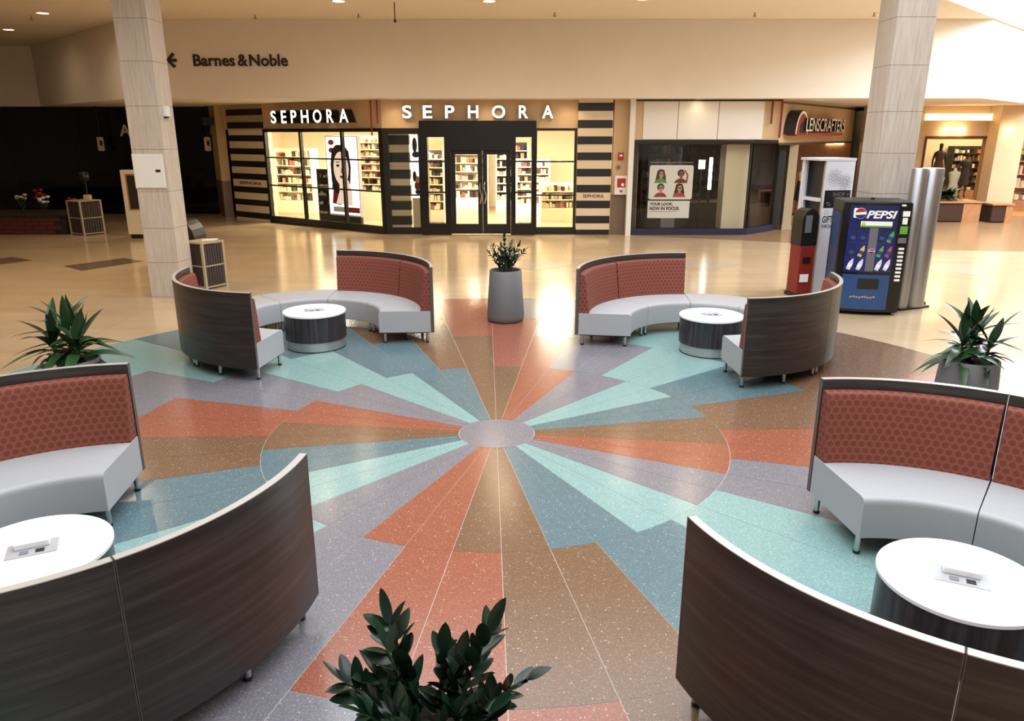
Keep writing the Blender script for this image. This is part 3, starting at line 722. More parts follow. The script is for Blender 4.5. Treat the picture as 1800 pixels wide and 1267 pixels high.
# lettering
sg = thing('shop_sign', 'glowing white SEPHORA letters above the black entrance', 'sign', (0, YS-0.001, 0), 0)
for ch, a, b in (('S', 708, 724), ('E', 744, 760), ('P', 783, 799), ('H', 823, 841), ('O', 865, 888), ('R', 912, 928), ('A', 953, 972)):
    x0, x1 = X(a, 196), X(b, 196); letter(sg, ch, (x0+x1)/2, x1-x0, Z(208), Z(185.5), -0.02, 'letter_white', 0.08, 'letter_side', 0.015)
sg = thing('shop_sign', 'white SEPHORA letters with dark sides on the angled front', 'sign', (WB[0], WB[1], 0), RZA)
for i, (ch, a, b) in enumerate((('S', 476, 485), ('E', 494, 503), ('P', 511, 521), ('H', 529, 542), ('O', 550, 565), ('R', 574, 586), ('A', 596, 612))):
    x0, x1 = uu(a, 205, 0.32), uu(b, 205, 0.32); letter(sg, ch, (x0+x1)/2, x1-x0, zz_(545, 216, 0.32), zz_(545, 193, 0.32), -0.02, 'letter_white', 0.3, 'letter_side', 0.015)
# striped pillars
st_z = [Z(y) for y in (188, 218, 246.5, 274.5, 303, 331, 358.5, 385, 409)]
SD = abs(Z(180)-Z(194))
striped_pillar('striped pillar with black bands right of the shop entrance', (0, YS-0.12, 0), 0, X(1014.5, 300, YS-0.12), X(1074, 300, YS-0.12), SOF-0.002, st_z, SD, 0.3, Z(344))
la0 = uu(411, 300)
za = [zz_(435, y) for y in (197, 220, 243, 266, 288, 310, 333, 355, 377)]
striped_pillar('striped pillar with black bands at the dark shop corner', (WB[0], WB[1], 0), RZA, uu(408, 300), u0-0.01, SOF-0.002, za, abs(za[0]-za[1])*0.47, 0.3, (za[5]+za[6])/2)
striped_pillar('striped column standing inside behind the narrow window', (0, YS+0.55, 0), 0, X(684, 320, YS+0.55), X(721, 320, YS+0.55), 3.3, [Z(y, YS+0.55) for y in (246, 276, 306, 334, 361, 387)], 0.26, 0.5)
# shop interior shell
struct('wall_shop_back', MB().box(-9.0, 3.6, 31.0, 31.2, 0, 3.5), 'shop_white', 'bright cream back wall inside the cosmetics shop', 'wall')
struct('wall_shop_right', MB().box(3.3, 3.4, YS+0.25, 31.0, 0, 3.5), 'shop_white', 'bright cream right wall inside the cosmetics shop', 'wall')
struct('wall_shop_left', MB().box(-9.1, -9.0, 26.6, 31.0, 0, 3.5), 'shop_white', 'bright cream left wall inside the cosmetics shop', 'wall')
struct('ceiling_shop', MB().prism([(-9.0, 26.6), (-3.5, YS+0.35), (3.3, YS+0.35), (3.3, 31), (-9.0, 31)], 3.4, 3.5), 'shop_white', 'bright ceiling inside the cosmetics shop', 'ceiling')
struct('floor_shop', MB().prism([(-9.0, 26.6), (-3.6, YS+0.1), (3.3, YS+0.1), (3.3, 31), (-9.0, 31)], 0.0, 0.004), 'shop_floor', 'dark tiled floor inside the cosmetics shop', 'floor')
for i, (x, y, lb) in enumerate(((-6.2, 26.6, 'bright square ceiling panel over the angled window display'), (-3.0, 25.0, 'bright square ceiling panel behind the narrow window'), (-0.9, 26.5, 'bright square ceiling panel behind the glazed doors'), (1.6, 25.4, 'bright square ceiling panel behind the right shop window'))):
    t_ = thing('ceiling_panel_light', lb, 'ceiling light', (x, y, 3.4), 0, 'shop ceiling panels')
    box_part(t_, 'frame', 'white_paint', -0.66, 0.66, -0.66, 0.66, -0.03, -0.001); box_part(t_, 'diffuser', 'lamp_white', -0.6, 0.6, -0.6, 0.6, -0.04, -0.03)
    l = bpy.data.lights.new('panel_glow', 'AREA'); l.size = 1.2; l.energy = 400; l.color = (1.0, 0.86, 0.62); o = bpy.data.objects.new('panel_glow', l); COL.objects.link(o); o.parent = t_; o.location = (0, 0, -0.05)
# shelves (width, height, depth) : local +x along, front at local -y side
shelf_unit('wall_shelf', 'long cosmetics shelf along the right wall of the bright shop', (3.26, 30.4, 0.004), -PI/2, 7.2, 2.3, 0.5, 6, 1)
shelf_unit('wall_shelf', 'tall cosmetics shelf straight behind the left door leaf', (-2.6, 29.6, 0.004), 0, 1.7, 2.7, 0.45, 7, 2)
shelf_unit('wall_shelf', 'tall cosmetics shelf straight behind the right door leaf', (-0.6, 28.6, 0.004), 0, 1.2, 2.5, 0.45, 7, 3, 'black_plastic', 'shop_white')
shelf_unit('wall_shelf', 'cosmetics shelf seen through the right part of the angled window', (-6.0, 26.4, 0.004), RZA+0.25, 1.9, 2.75, 0.5, 8, 4, 'shop_white', 'shop_white', 0.95)
shelf_unit('wall_shelf', 'cream cosmetics shelf seen through the left part of the angled window', (-8.75, 28.6, 0.004), -0.35, 1.6, 2.3, 0.5, 6, 5)
shelf_unit('wall_shelf', 'low cosmetics display seen in the right shop window', (0.95, 25.2, 0.004), 0.1, 1.4, 1.25, 0.5, 3, 6)
shelf_unit('wall_shelf', 'cosmetics display behind the left sidelight of the entrance', (-3.15, 24.8, 0.004), -0.2, 1.0, 2.3, 0.45, 7, 9, 'black_plastic')
shelf_unit('wall_shelf', 'cosmetics display behind the right sidelight of the entrance', (0.15, 26.9, 0.004), 0.15, 1.2, 1.95, 0.5, 6, 10)
bl = thing('reflection_silhouette', 'black shape added for a reflection left of the lit portrait poster', 'display', (WB[0], WB[1], 0), RZA)  # dark reflection in the window glass, built as a solid black stand
ba, bb = uu(536, 330), uu(562, 330)
MB().box(ba, bb, 0.5, 0.9, 0.0, 1.75).build('cabinet', 'black_plastic', bl)
for k in range(5): MB().box(ba+0.05, bb-0.05, 0.47, 0.5, 0.35+0.28*k, 0.37+0.28*k).build('ledge', 'frame_black', bl)
gd = MB()
for k in range(5):
    for j in range(6): gd.box(ba+0.08+j*(bb-ba-0.16)/6, ba+0.13+j*(bb-ba-0.16)/6, 0.475, 0.4995, 0.372+0.28*k, 0.44+0.28*k+0.03*((j*k) % 3))
gd.build('goods', 'goods', bl)['kind'] = 'stuff'
# lit portrait poster behind the angled window
ps = thing('poster', 'large lit beauty poster of a dark-haired face in angled window', 'poster', (WB[0], WB[1]+0.0, 0), RZA)
pa, pb = uu(563, 300), uu(616, 300); pz0_, pz1_ = 0.42, 2.72; W_, H_ = pb-pa, pz1_-pz0_
box_part(ps, 'lightbox', 'white_paint', pa-0.03, pb+0.03, 0.30, 0.42, pz0_-0.05, pz1_+0.03)
box_part(ps, 'stand', 'black_plastic', pa, pb, 0.31, 0.41, 0.0, pz0_-0.051)
def fp(name, m, pts, y):
    if name[8:] in ('hair', 'neck', 'face', 'eye', 'brow', 'nose', 'lips'): pts = [(a-0.22, b) for a, b in pts]
    return flat(ps, name, m, [(pa+W_*a, pz0_+H_*b) for a, b in pts], y, 0.002)
fp('printed_ground', 'lightbox', [(0, 0), (1, 0), (1, 1), (0, 1)], 0.297)
fp('printed_hair', 'hair', [(0.34, 0.42), (0.42, 0.34), (0.5, 0.42), (0.95, 0.40), (1.0, 0.62), (0.95, 0.82), (0.80, 0.90), (0.55, 0.90), (0.40, 0.84), (0.33, 0.65)], 0.294)
mat('poster_skin', (240, 214, 196), 0.6, emit=(244, 216, 198), es=0.75)
fp('printed_neck', 'poster_skin', [(0.45, 0.14), (1.0, 0.12), (1.0, 0.30), (0.9, 0.45), (0.6, 0.45), (0.58, 0.30)], 0.2915)
fp('printed_face', 'poster_skin', [(0.68+a, 0.6+b) for a, b in ell(0, 0, 0.25, 0.215)], 0.289)
for ex in (0.58, 0.80):
    fp('printed_eye', 'hair', [(ex+a, 0.635+b) for a, b in ell(0, 0, 0.055, 0.018, 10)], 0.2865); fp('printed_brow', 'hair', [(ex-0.07, 0.672), (ex+0.07, 0.677), (ex+0.07, 0.688), (ex-0.07, 0.684)], 0.2865)
fp('printed_nose', 'skin', [(0.67, 0.54), (0.71, 0.54), (0.70, 0.61), (0.68, 0.61)], 0.2865)
fp('printed_lips', 'lips', [(0.69+a, 0.49+b) for a, b in ell(0, 0, 0.07, 0.018, 12)], 0.2865)
for cx, cz in ((0.17, 0.93), (0.17, 0.83)): fp('printed_flower', 'lips', [(cx+a, cz+b) for a, b in ell(0, 0, 0.10, 0.035, 12)], 0.294)
fp('printed_sleeve', 'red', [(0.10, 0.14), (0.40, 0.12), (0.38, 0.22), (0.16, 0.34)], 0.294)
fp('printed_coat', 'hair', [(0.12, 0.34), (0.36, 0.24), (0.42, 0.34), (0.30, 0.46), (0.14, 0.46)], 0.2935)
fp('printed_caption', 'white_print', [(0.12, 0.03), (0.60, 0.03), (0.60, 0.10), (0.12, 0.10)], 0.289)
fp('printed_caption', 'red', [(0.62, 0.03), (1.0, 0.03), (1.0, 0.10), (0.62, 0.10)], 0.289)
sp = thing('poster', 'bright product poster behind the narrow window beside entrance', 'poster', (0, YS+0.62, 0), 0)
a, b = X(724, 320, YS+0.6), X(741, 320, YS+0.6); z0_, z1_ = Z(348, YS+0.6), Z(238, YS+0.6)
box_part(sp, 'lightbox', 'lightbox', a, b, 0, 0.08, z0_, z1_); box_part(sp, 'stand', 'cream', a, b, 0.01, 0.07, 0.0, z0_-0.001)
for k, (fx, fz, rx, rz_, mm_) in enumerate(((0.4, 0.85, 0.25, 0.12, 'hair'), (0.5, 0.7, 0.4, 0.05, 'hair'), (0.55, 0.2, 0.3, 0.08, 'red'), (0.3, 0.35, 0.2, 0.09, 'hair'), (0.6, 0.3, 0.2, 0.06, 'skin'), (0.6, 0.1, 0.3, 0.04, 'hair'))):
    flat(sp, 'printed_shape', mm_, ell(a+(b-a)*fx, z0_+(z1_-z0_)*fz, (b-a)*rx, (z1_-z0_)*rz_, 12), -0.001-0.001*k, 0.0008)
# red door-bracket strips
for x_, Y_, lb in ((652, 22.1, 'thin dark red sprinkler pipe loop left of the SEPHORA letters'),):
    t_ = thing('sprinkler_pipe', lb, 'pipe', (0, Y_, 0), 0); xa, xb = X(652, 200, Y_), X(663, 200, Y_)
    MB().tube([(xa, 0, Z(238, Y_)), (xa, 0, Z(176, Y_)), (xb, 0, Z(176, Y_)), (xb, 0, Z(217, Y_))], 0.022, 8).build('pipe', 'red_dark', t_, 60)
# pier between the shops
XP0, XP1 = X(1075.5), X(1106); ZG = Z(342)
pr2 = thing('stone_pier', 'tan pier with grey granite base between the two shops', 'pier', (0, YS-0.1, 0), 0)
box_part(pr2, 'upper_panel', 'shop_tan', XP0, XP1, 0, 0.4, ZG, SOF-0.002); box_part(pr2, 'granite_base', 'granite', XP0, XP1-0.01, 0.0, 0.4, 0, ZG-0.002)
fa = thing('wall_fire_alarm', 'red fire alarm strobe on the tan pier', 'alarm', (X(1090, 275), YS-0.1, Z(281)), 0)
bev(box_part(fa, 'housing', 'red', -0.075, 0.075, -0.07, 0, 0, 0.2), 0.01); box_part(fa, 'strobe', 'white_print', -0.04, 0.04, -0.085, -0.07, 0.10, 0.15)
sp_ = thing('wall_speaker', 'round grey speaker plate below the fire alarm', 'speaker', (X(1086, 293), YS-0.101, Z(294)), 0)
MB().lathe([(0.0, 0.0), (0.085, 0.0), (0.08, 0.02), (0.0, 0.025)], 20, cap=False).xform(Matrix.Rotation(PI/2, 4, 'X')).build('plate', 'bin_frame', sp_, 40)
MB().lathe([(0.0, 0.021), (0.05, 0.026), (0.0, 0.03)], 16, cap=False).xform(Matrix.Rotation(PI/2, 4, 'X')).build('grille', 'grey_panel', sp_, 40)
ae = thing('defibrillator_cabinet', 'white defibrillator cabinet with red window on the pier', 'cabinet', (X(1090, 325), YS-0.101, Z(341)), 0)
hA = Z(308)-Z(341); bev(box_part(ae, 'cabinet', 'white_paint', -0.19, 0.19, -0.14, 0, 0, hA), 0.012)
box_part(ae, 'window', 'red', -0.12, 0.12, -0.146, -0.14, hA*0.38, hA*0.86); box_part(ae, 'device', 'white_print', 0.0, 0.08, -0.15, -0.146, hA*0.45, hA*0.6)
MB().plate([(0, hA*0.10), (0.05, hA*0.2), (0.03, hA*0.26), (0, hA*0.22), (-0.03, hA*0.26), (-0.05, hA*0.2)], -0.146, -0.14).build('heart_mark', 'red', ae)

# ================================================================ OPTICIAN (right of the pier)
YL = 22.0
xl, xr = X(1108, 300, YL), 7.46
struct('trim_2', MB().box(X(1103.5, 300, YL-0.1), X(1112.5, 300, YL-0.1), YL-0.15, YL+0.05, 0, SOF-0.002), 'white_paint', 'white metal corner post between pier and optician window', 'trim')
zb = Z(246, YL)
struct('wall_optician', MB().box(xl+0.07, xr, YL+0.02, YL+0.2, zb, SOF), 'shop_tan', 'tan header wall above the optician window', 'wall')
for a, b, lb in ((1131, 1191, 'left white blank panel above the optician window'), (1192.5, 1262, 'middle white blank panel above the optician window'), (1263.5, 1342, 'right white blank panel above the optician window')):
    t_ = tag(MB().box(X(a, 210, YL), X(b, 210, YL), YL-0.01, YL+0.0199, zb+0.02, Z(178, YL)).build('sign_panel', 'white_paint'), lb, 'panel', 'white panels over the optician window')
struct('trim_3', MB().box(xl+0.07, xr, YL-0.03, YL+0.0, Z(178, YL)+0.005, Z(178, YL)+0.04).box(xl+0.07, xr, YL-0.03, YL+0.02, zb-0.09, zb-0.01), 'frame_black', 'dark metal trims along the optician header', 'trim')
CRN = (6.76, YL); CR2 = (7.86, 23.06)
window('window_4', 'wide dark optician window with portrait poster inside', (0, YL+0.06, 0), 0, xl+0.07, CRN[0], 0.0, zb-0.09, [], [], 0.03, 'glass_dim', sill=0.03)
rc = math.atan2(CR2[1]-CRN[1], CR2[0]-CRN[0])
window('window_5', 'narrow angled optician window beside the shop doorway', (CRN[0], CRN[1]+0.06, 0), rc, 0.0, math.hypot(CR2[0]-CRN[0], CR2[1]-CRN[1]), 0.0, zb-0.09, [], [], 0.03, 'glass_dim', sill=0.03)
bs = MB().box(xl+0.07, CRN[0]+0.02, YL-0.03, YL-0.001, 0, 0.19).prism([(CRN[0]+0.02, YL-0.03), (CR2[0]+0.03, CR2[1]-0.03), (CR2[0], CR2[1]), (CRN[0], YL-0.001)], 0, 0.19)
struct('baseboard_optician', bs, 'navy', 'dark navy base under the optician window', 'baseboard')
ip = thing('shop_column', 'pale square column just inside the optician window', 'column', (0, YL+0.35, 0), 0)
box_part(ip, 'shaft', 'cream', X(1272, 330, YL+0.35), X(1317, 330, YL+0.35), 0, 0.6, 0.0, 3.4); box_part(ip, 'base', 'navy', X(1272, 330, YL+0.35)-0.01, X(1317, 330, YL+0.35)+0.01, -0.01, 0.61, 0, 0.12)
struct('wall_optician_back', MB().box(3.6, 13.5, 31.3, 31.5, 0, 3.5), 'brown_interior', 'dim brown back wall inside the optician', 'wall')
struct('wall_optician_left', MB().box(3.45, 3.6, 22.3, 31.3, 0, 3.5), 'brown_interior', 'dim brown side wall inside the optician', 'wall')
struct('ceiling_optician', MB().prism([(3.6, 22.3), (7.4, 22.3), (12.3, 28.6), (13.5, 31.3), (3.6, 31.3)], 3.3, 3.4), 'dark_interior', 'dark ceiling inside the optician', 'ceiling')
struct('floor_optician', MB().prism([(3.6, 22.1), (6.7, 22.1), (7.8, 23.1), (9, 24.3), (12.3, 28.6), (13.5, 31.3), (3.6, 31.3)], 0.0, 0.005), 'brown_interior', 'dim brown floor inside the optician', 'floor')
# poster of four portraits and its caption board
po = thing('poster', 'white rounded poster with four portraits in the optician window', 'poster', (0, YL+0.0, 0), 0)
a, b, z0_, z1_ = X(1142.5, 320, YL), X(1219.5, 320, YL), Z(351, YL), Z(290.5, YL)
box_part(po, 'hanging_rail', 'grey_print', a+0.02, b-0.02, 0.12, 0.16, Z(287, YL), Z(285, YL))
flat(po, 'sheet', 'white_print', rrect(a, b, z0_, z1_, 0.06), 0.14, 0.02)
W_, H_ = b-a, z1_-z0_
def portrait(cx, cz, s, hair, top, sk, arm=False, long=True):
    y = 0.119
    f = lambda nm, m_, pts, k: flat(po, nm, m_, [(cx+p*s, cz+q*s) for p, q in pts], y-0.0012*k, 0.001)
    if long: f('printed_hair', 'hair', [(-0.42, -0.4), (0.42, -0.4), (0.34, 0.1), (0.22, 0.46), (-0.05, 0.52), (-0.26, 0.4), (-0.34, 0.0)], 0)
    else: f('printed_hair', 'hair', ell(0, 0.22, 0.27, 0.28, 14), 0)
    f('printed_top', top, [(-0.52, -0.5), (0.52, -0.5), (0.32, -0.25), (0.1, -0.16), (-0.1, -0.16), (-0.32, -0.25)], 1)
    f('printed_face', sk, ell(0.03, 0.12, 0.17, 0.24, 14), 2)
    f('printed_neck', sk, [(-0.07, -0.2), (0.11, -0.2), (0.1, 0.0), (-0.06, 0.0)], 2.4)
    f('printed_glasses', 'hair', [(-0.13, 0.14), (0.19, 0.14), (0.19, 0.2), (-0.13, 0.2)], 3)
    f('printed_mouth', 'lips', [(-0.03, -0.02), (0.1, -0.02), (0.08, 0.01), (-0.01, 0.01)], 3)
    if arm: f('printed_arm', sk, [(0.36, -0.45), (0.5, -0.45), (0.56, 0.1), (0.3, 0.46), (0.22, 0.42), (0.44, 0.05)], 1.5)
S_ = H_*0.40
portrait(a+W_*0.26, z0_+H_*0.68, S_, 1, 'green_print', 'skin', False, True); portrait(a+W_*0.72, z0_+H_*0.68, S_, 1, 'red_dark', 'skin_dark', True, False)
portrait(a+W_*0.27, z0_+H_*0.27, S_, 1, 'red', 'skin', False, False); portrait(a+W_*0.70, z0_+H_*0.27, S_, 1, 'lips', 'skin', False, True)
cb = thing('caption_board', 'white board reading YOUR LOOK NOW IN FOCUS in window', 'sign', (0, YL, 0), 0)
a2, b2, z2, z3 = X(1139.5, 370, YL), X(1213, 370, YL), Z(384, YL), Z(353.5, YL)
flat(cb, 'board', 'white_print', [(a2, z2), (b2, z2), (b2, z3), (a2, z3)], 0.14, 0.02)
box_part(cb, 'prop', 'grey_panel', (a2+b2)/2-0.2, (a2+b2)/2+0.2, 0.141, 0.2, 0.19, z2+0.2)
hB = z3-z2
text(cb, 'YOUR LOOK,', a2+0.05, a2+0.05+(b2-a2)*0.56, z2+hB*0.70, z2+hB*0.90, 0.12, 'letter_dark', 'lettering', 0.003, 0.045)
text(cb, 'NOW IN FOCUS.', a2+0.05, a2+0.05+(b2-a2)*0.72, z2+hB*0.46, z2+hB*0.66, 0.12, 'letter_dark', 'lettering', 0.003, 0.045)
flat(cb, 'printed_line', 'grey_print', [(a2+0.05, z2+hB*0.36), (a2+0.85, z2+hB*0.36), (a2+0.85, z2+hB*0.385), (a2+0.05, z2+hB*0.385)], 0.12, 0.002)
lt = thing('wall_lamp', 'tall bright strip lamp glowing inside the optician', 'lamp', (X(1249, 305, 23.6), 23.6, 0), 0)
box_part(lt, 'tube', 'lamp_white', -0.045, 0.045, 0, 0.06, Z(333, 23.6), Z(277, 23.6)); box_part(lt, 'post', 'black_plastic', -0.04, 0.04, 0.061, 0.1, 0.005, Z(277, 23.6))
sc_ = thing('display_screen', 'small bright screen beside the strip lamp in the optician', 'screen', (X(1234, 290, 23.8), 23.8, 0), 0)
box_part(sc_, 'screen', 'lightbox', -0.10, 0.10, 0, 0.04, Z(297, 23.8), Z(281, 23.8)); box_part(sc_, 'stand', 'black_plastic', -0.02, 0.02, 0.041, 0.07, 0.005, Z(281, 23.8))
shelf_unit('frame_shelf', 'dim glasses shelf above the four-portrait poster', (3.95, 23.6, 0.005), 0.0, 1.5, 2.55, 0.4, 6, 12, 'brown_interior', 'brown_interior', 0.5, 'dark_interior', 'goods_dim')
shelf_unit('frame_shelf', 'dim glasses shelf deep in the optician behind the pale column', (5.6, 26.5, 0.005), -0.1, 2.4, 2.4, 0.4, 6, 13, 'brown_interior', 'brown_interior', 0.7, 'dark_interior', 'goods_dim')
tb = thing('fitting_desk', 'dark fitting desk behind the optician window', 'desk', (5.55, 24.3, 0.005), 0.1)
box_part(tb, 'desk_top', 'tan_wood', 0, 1.3, 0, 0.6, 0.72, 0.76)
for xx in (0.03, 1.21): box_part(tb, 'side_panel', 'dark_interior', xx, xx+0.06, 0.02, 0.58, 0, 0.72)
# sign wall running back to the right
SW0, SW1 = (7.46, YL), (12.1, 28.0); RS = math.atan2(SW1[1]-SW0[1], SW1[0]-SW0[0]); LS = math.hypot(SW1[0]-SW0[0], SW1[1]-SW0[1])
hd = MB().box(0, LS, 0, 0.2, 2.56, SOF).build('wall_optician_sign', 'shop_tan'); hd.location = (SW0[0], SW0[1], 0); hd.rotation_euler = (0, 0, RS)
tag(hd, 'tan wall band carrying the optician sign', 'wall', None, 'structure')
us = lambda x, y=225, o=0.33: onplane(x, y, SW0, RS, o)[0]
zs_ = lambda x, y, o=0.33: onplane(x, y, SW0, RS, o)[1]
tr_ = MB().box(0.0, LS, -0.03, 0, 2.5, 2.56).box(0.0, LS, -0.03, 0, 3.62, 3.66).build('trim_4', 'frame_black'); tr_.location = (SW0[0], SW0[1], 0); tr_.rotation_euler = (0, 0, RS)
tag(tr_, 'dark trims along the optician sign wall', 'trim', None, 'structure')
ls = thing('shop_sign', 'optician sign with red arch emblem and LENSCRAFTERS letters', 'sign', (SW0[0], SW0[1], 0), RS)
e0, e1 = us(1397, 235), us(1419, 235); ez0, ez1 = zs_(1405, 236), zs_(1410, 193)
arch = [(e0, ez0)]+[(p, q) for p, q in ell((e0+e1)/2, ez0, (e1-e0)/2, (ez1-ez0), 14, 0, 180)][::-1]+[(e1, ez0)]
arch = arch[::-1]
MB().plate(arch, -0.34, -0.005).build('arch_emblem', 'letter_side', ls)
inr = lambda k, y: [( (e0+e1)/2+(p-(e0+e1)/2)*k, ez0+(q-ez0)*k) for p, q in arch]
MB().plate(inr(0.96, 0), -0.346, -0.341).build('arch_rim', 'white_print', ls); MB().plate(inr(0.86, 0), -0.352, -0.347).build('arch_face', 'red_dark', ls)
MB().plate([(e0+0.3*(e1-e0), ez0+0.03), (e0+0.75*(e1-e0), ez0+0.03), (e0+0.55*(e1-e0), ez0+0.55*(ez1-ez0)), (e0+0.3*(e1-e0), ez0+0.4*(ez1-ez0))], -0.358, -0.353).build('emblem_figure', 'hair', ls)
letters(ls, 'LENSCRAFTERS', us(1418, 222, 0.42), us(1485, 222, 0.42), zs_(1420, 231, 0.42), zs_(1424, 207, 0.42), -0.1, 'white_print', 0.32, 'letter_side', 0.0)
MB().box(us(1402, 238), us(1482, 238), -0.3, -0.02, zs_(1440, 238.5), zs_(1440, 233.5)).build('underline_bar', 'red', ls)
sp2 = thing('sprinkler_pipe', 'dark red sprinkler pipe loop at the optician corner', 'pipe', (0, 21.9, 0), 0)
xa, xb = X(1357, 200, 21.9), X(1374, 200, 21.9)
MB().tube([(xa, 0, Z(218, 21.9)), (xa, 0, Z(176, 21.9)), (xb, 0, Z(176, 21.9)), (xb, 0, Z(242, 21.9))], 0.03, 8).build('pipe', 'red_dark', sp2, 60)
# door jambs of the optician entrance
for a, m_, lb in ((1388, 'bin_frame', 'pale left jamb of the optician doorway'), (1368, 'dark_interior', 'dark folded shutter post of the optician doorway')):
    x_ = X(a, 330, 23.3); tag(MB().box(x_-0.13, x_+0.13, 23.25, 23.6, 0.005, 2.5).box(x_-0.15, x_+0.15, 23.22, 23.63, 0.005, 0.15).build('door_jamb', m_), lb, 'door jamb')
for a, m_, lb in ((1475, 'tan_wood', 'warm lit wooden display panel deep in the optician'),):
    x_ = X(a, 300, 28)-0.55; tt = thing('wood_display', lb, 'display', (x_, 28.3, 0), 0); box_part(tt, 'panel', m_, -1.0, 1.0, 0, 0.1, 0.005, 2.6); box_part(tt, 'lamp', 'lamp_warm', 0.1, 0.7, -0.05, -0.001, 2.45, 2.58)

# ================================================================ MANNEQUINS (body = one skinned mesh)
def mannequin(label, loc, rz, h_, body, top, bottom, group='shop mannequins', headless=False, arm=0.12, skirt=0.16):
    t_ = thing('mannequin', label, 'mannequin', loc, rz, group); k = h_/1.75
    J = [((0, 0, 0.92), 0.13), ((0, 0, 1.12), 0.105), ((0, 0, 1.34), 0.13), ((0, 0, 1.46), 0.06), ((0, 0.0, 1.53), 0.045), ((0, -0.01, 1.62), 0.085), ((0, 0, 1.73), 0.07)]
    E_ = [(0, 1), (1, 2), (2, 3), (3, 4), (4, 5), (5, 6)]
    for s in (-1, 1):
        b = len(J); J += [((s*0.17, 0, 1.40), 0.055), ((s*(0.2+arm*0.5), 0.02, 1.14), 0.042), ((s*(0.2+arm), -0.04, 0.90), 0.032), ((s*(0.2+arm), -0.06, 0.80), 0.03)]
        E_ += [(2, b), (b, b+1), (b+1, b+2), (b+2, b+3)]
        b = len(J); J += [((s*0.09, 0, 0.84), 0.09), ((s*0.10, -0.01, 0.48), 0.055), ((s*0.10, 0.01, 0.09), 0.035), ((s*0.11, -0.10, 0.035), 0.03)]
        E_ += [(0, b), (b, b+1), (b+1, b+2), (b+2, b+3)]
    me = bpy.data.meshes.new('body'); me.from_pydata([tuple(c*k for c in p) for p, r in J], E_, []); me.materials.append(MATS[body])
    o = link('body', me, t_); sk = o.modifiers.new('skin', 'SKIN'); sk.use_smooth_shade = True
    for i, (p, r) in enumerate(J): me.skin_vertices[0].data[i].radius = (r*k, r*k*0.8)
    me.skin_vertices[0].data[0].use_root = True
    sub = o.modifiers.new('subdivision', 'SUBSURF'); sub.levels = 1; sub.render_levels = 1
    MB().lathe([(0.0, 1.46*k), (0.10*k, 1.45*k), (0.165*k, 1.36*k), (0.15*k, 1.2*k), (0.125*k, 1.1*k), (0.15*k, 0.95*k)], 18, cap=False).xform(Matrix.Scale(0.8, 4, (0, 1, 0))).build('top', top, t_, 60)
    MB().lathe([(0.135*k, 1.1*k), (0.17*k, 0.92*k), (skirt*k+0.04, 0.62*k), (skirt*k+0.06, 0.5*k)], 18, cap=False).xform(Matrix.Scale(0.85, 4, (0, 1, 0))).build('skirt', bottom, t_, 60)
    MB().cyl(0, 0, 0, 0.012, 0.2*k, 20).build('base_plate', 'steel', t_)
    return t_
mannequin('mannequin in pale yellow top inside the optician doorway', (X(1409, 330, 25.0), 25.0, 0.25), 0.2, 1.75, 'skin_dark', 'yellow_cloth', 'dress_dark')
tag(MB().box(X(1409, 330, 25)-0.35, X(1409, 330, 25)+0.35, 24.7, 25.3, 0.005, 0.05).box(X(1409, 330, 25)-0.33, X(1409, 330, 25)+0.33, 24.72, 25.28, 0.05, 0.248).build('plinth', 'tan_wood'), 'low wooden plinth under the yellow-topped mannequin', 'plinth')
mannequin('dark figure added for a mannequin-like reflection in the angled optician window', (X(1341, 320, 23.9), 23.9, 0.73), 0.0, 1.55, 'dress_dark', 'dress_dark', 'dress_dark', skirt=0.3)  # added figure, shaped after a mannequin-like reflection in the glass
tag(MB().box(X(1341, 320, 23.9)-0.4, X(1341, 320, 23.9)+0.4, 23.6, 24.2, 0.005, 0.69).box(X(1341, 320, 23.9)-0.43, X(1341, 320, 23.9)+0.43, 23.57, 24.23, 0.69, 0.728).build('plinth', 'brown_interior'), 'brown plinth added under the dark reflection figure', 'plinth')

# ================================================================ RIGHT-HAND CLOTHES SHOP
YR = 27.0
XR = lambda x, y=300, Y=YR: at(x, y, Y)[0]
ZR = lambda y, Y=YR: at(900, y, Y)[1]
zw0, zw1 = ZR(352), ZR(243)
xw0, xw1 = XR(1621), XR(1727)
mb = MB(); mb.box(12.1, xw0, YR, YR+0.3, 0, SOF).box(xw1, XR(1737), YR, YR+0.3, 0, SOF).box(xw0, xw1, YR, YR+0.3, 0, zw0).box(xw0, xw1, YR, YR+0.3, zw1, SOF).box(XR(1792), 27, YR, YR+0.3, ZR(243), SOF)
struct('wall_clothes_shop', mb, 'shop_tan', 'warm tan wall of the clothes shop at far right', 'wall')
struct('trim_5', MB().box(xw0-0.06, xw1+0.06, YR-0.03, YR-0.002, zw1, zw1+0.07).box(xw0-0.07, xw0, YR-0.03, YR-0.002, zw0, zw1), 'planter_brick', 'dark red frame of the clothes shop window', 'trim')
window('window_6', 'clothes shop window with mannequins at far right', (0, YR+0.15, 0), 0, xw0, xw1, zw0, zw1, [], [], 0.03, 'glass', m='tan_wood')
struct('wall_clothes_shop_back', MB().box(12.5, 27, 30.6, 30.8, 0, 3.5), 'cream', 'cream back wall inside the clothes shop', 'wall')
struct('floor_clothes_shop', MB().box(12.5, 27, YR+0.3, 30.6, 0.0, 0.006), 'tan_wood', 'wooden floor inside the clothes shop', 'floor')
struct('wall_clothes_shop_left', MB().box(12.6, 12.8, YR+0.3, 30.6, 0, 3.5), 'cream', 'cream side wall inside the clothes shop', 'wall')
struct('ceiling_clothes_shop', MB().box(12.5, 27, YR+0.31, 30.8, 3.5, 3.6), 'cream', 'cream ceiling inside the clothes shop', 'ceiling')
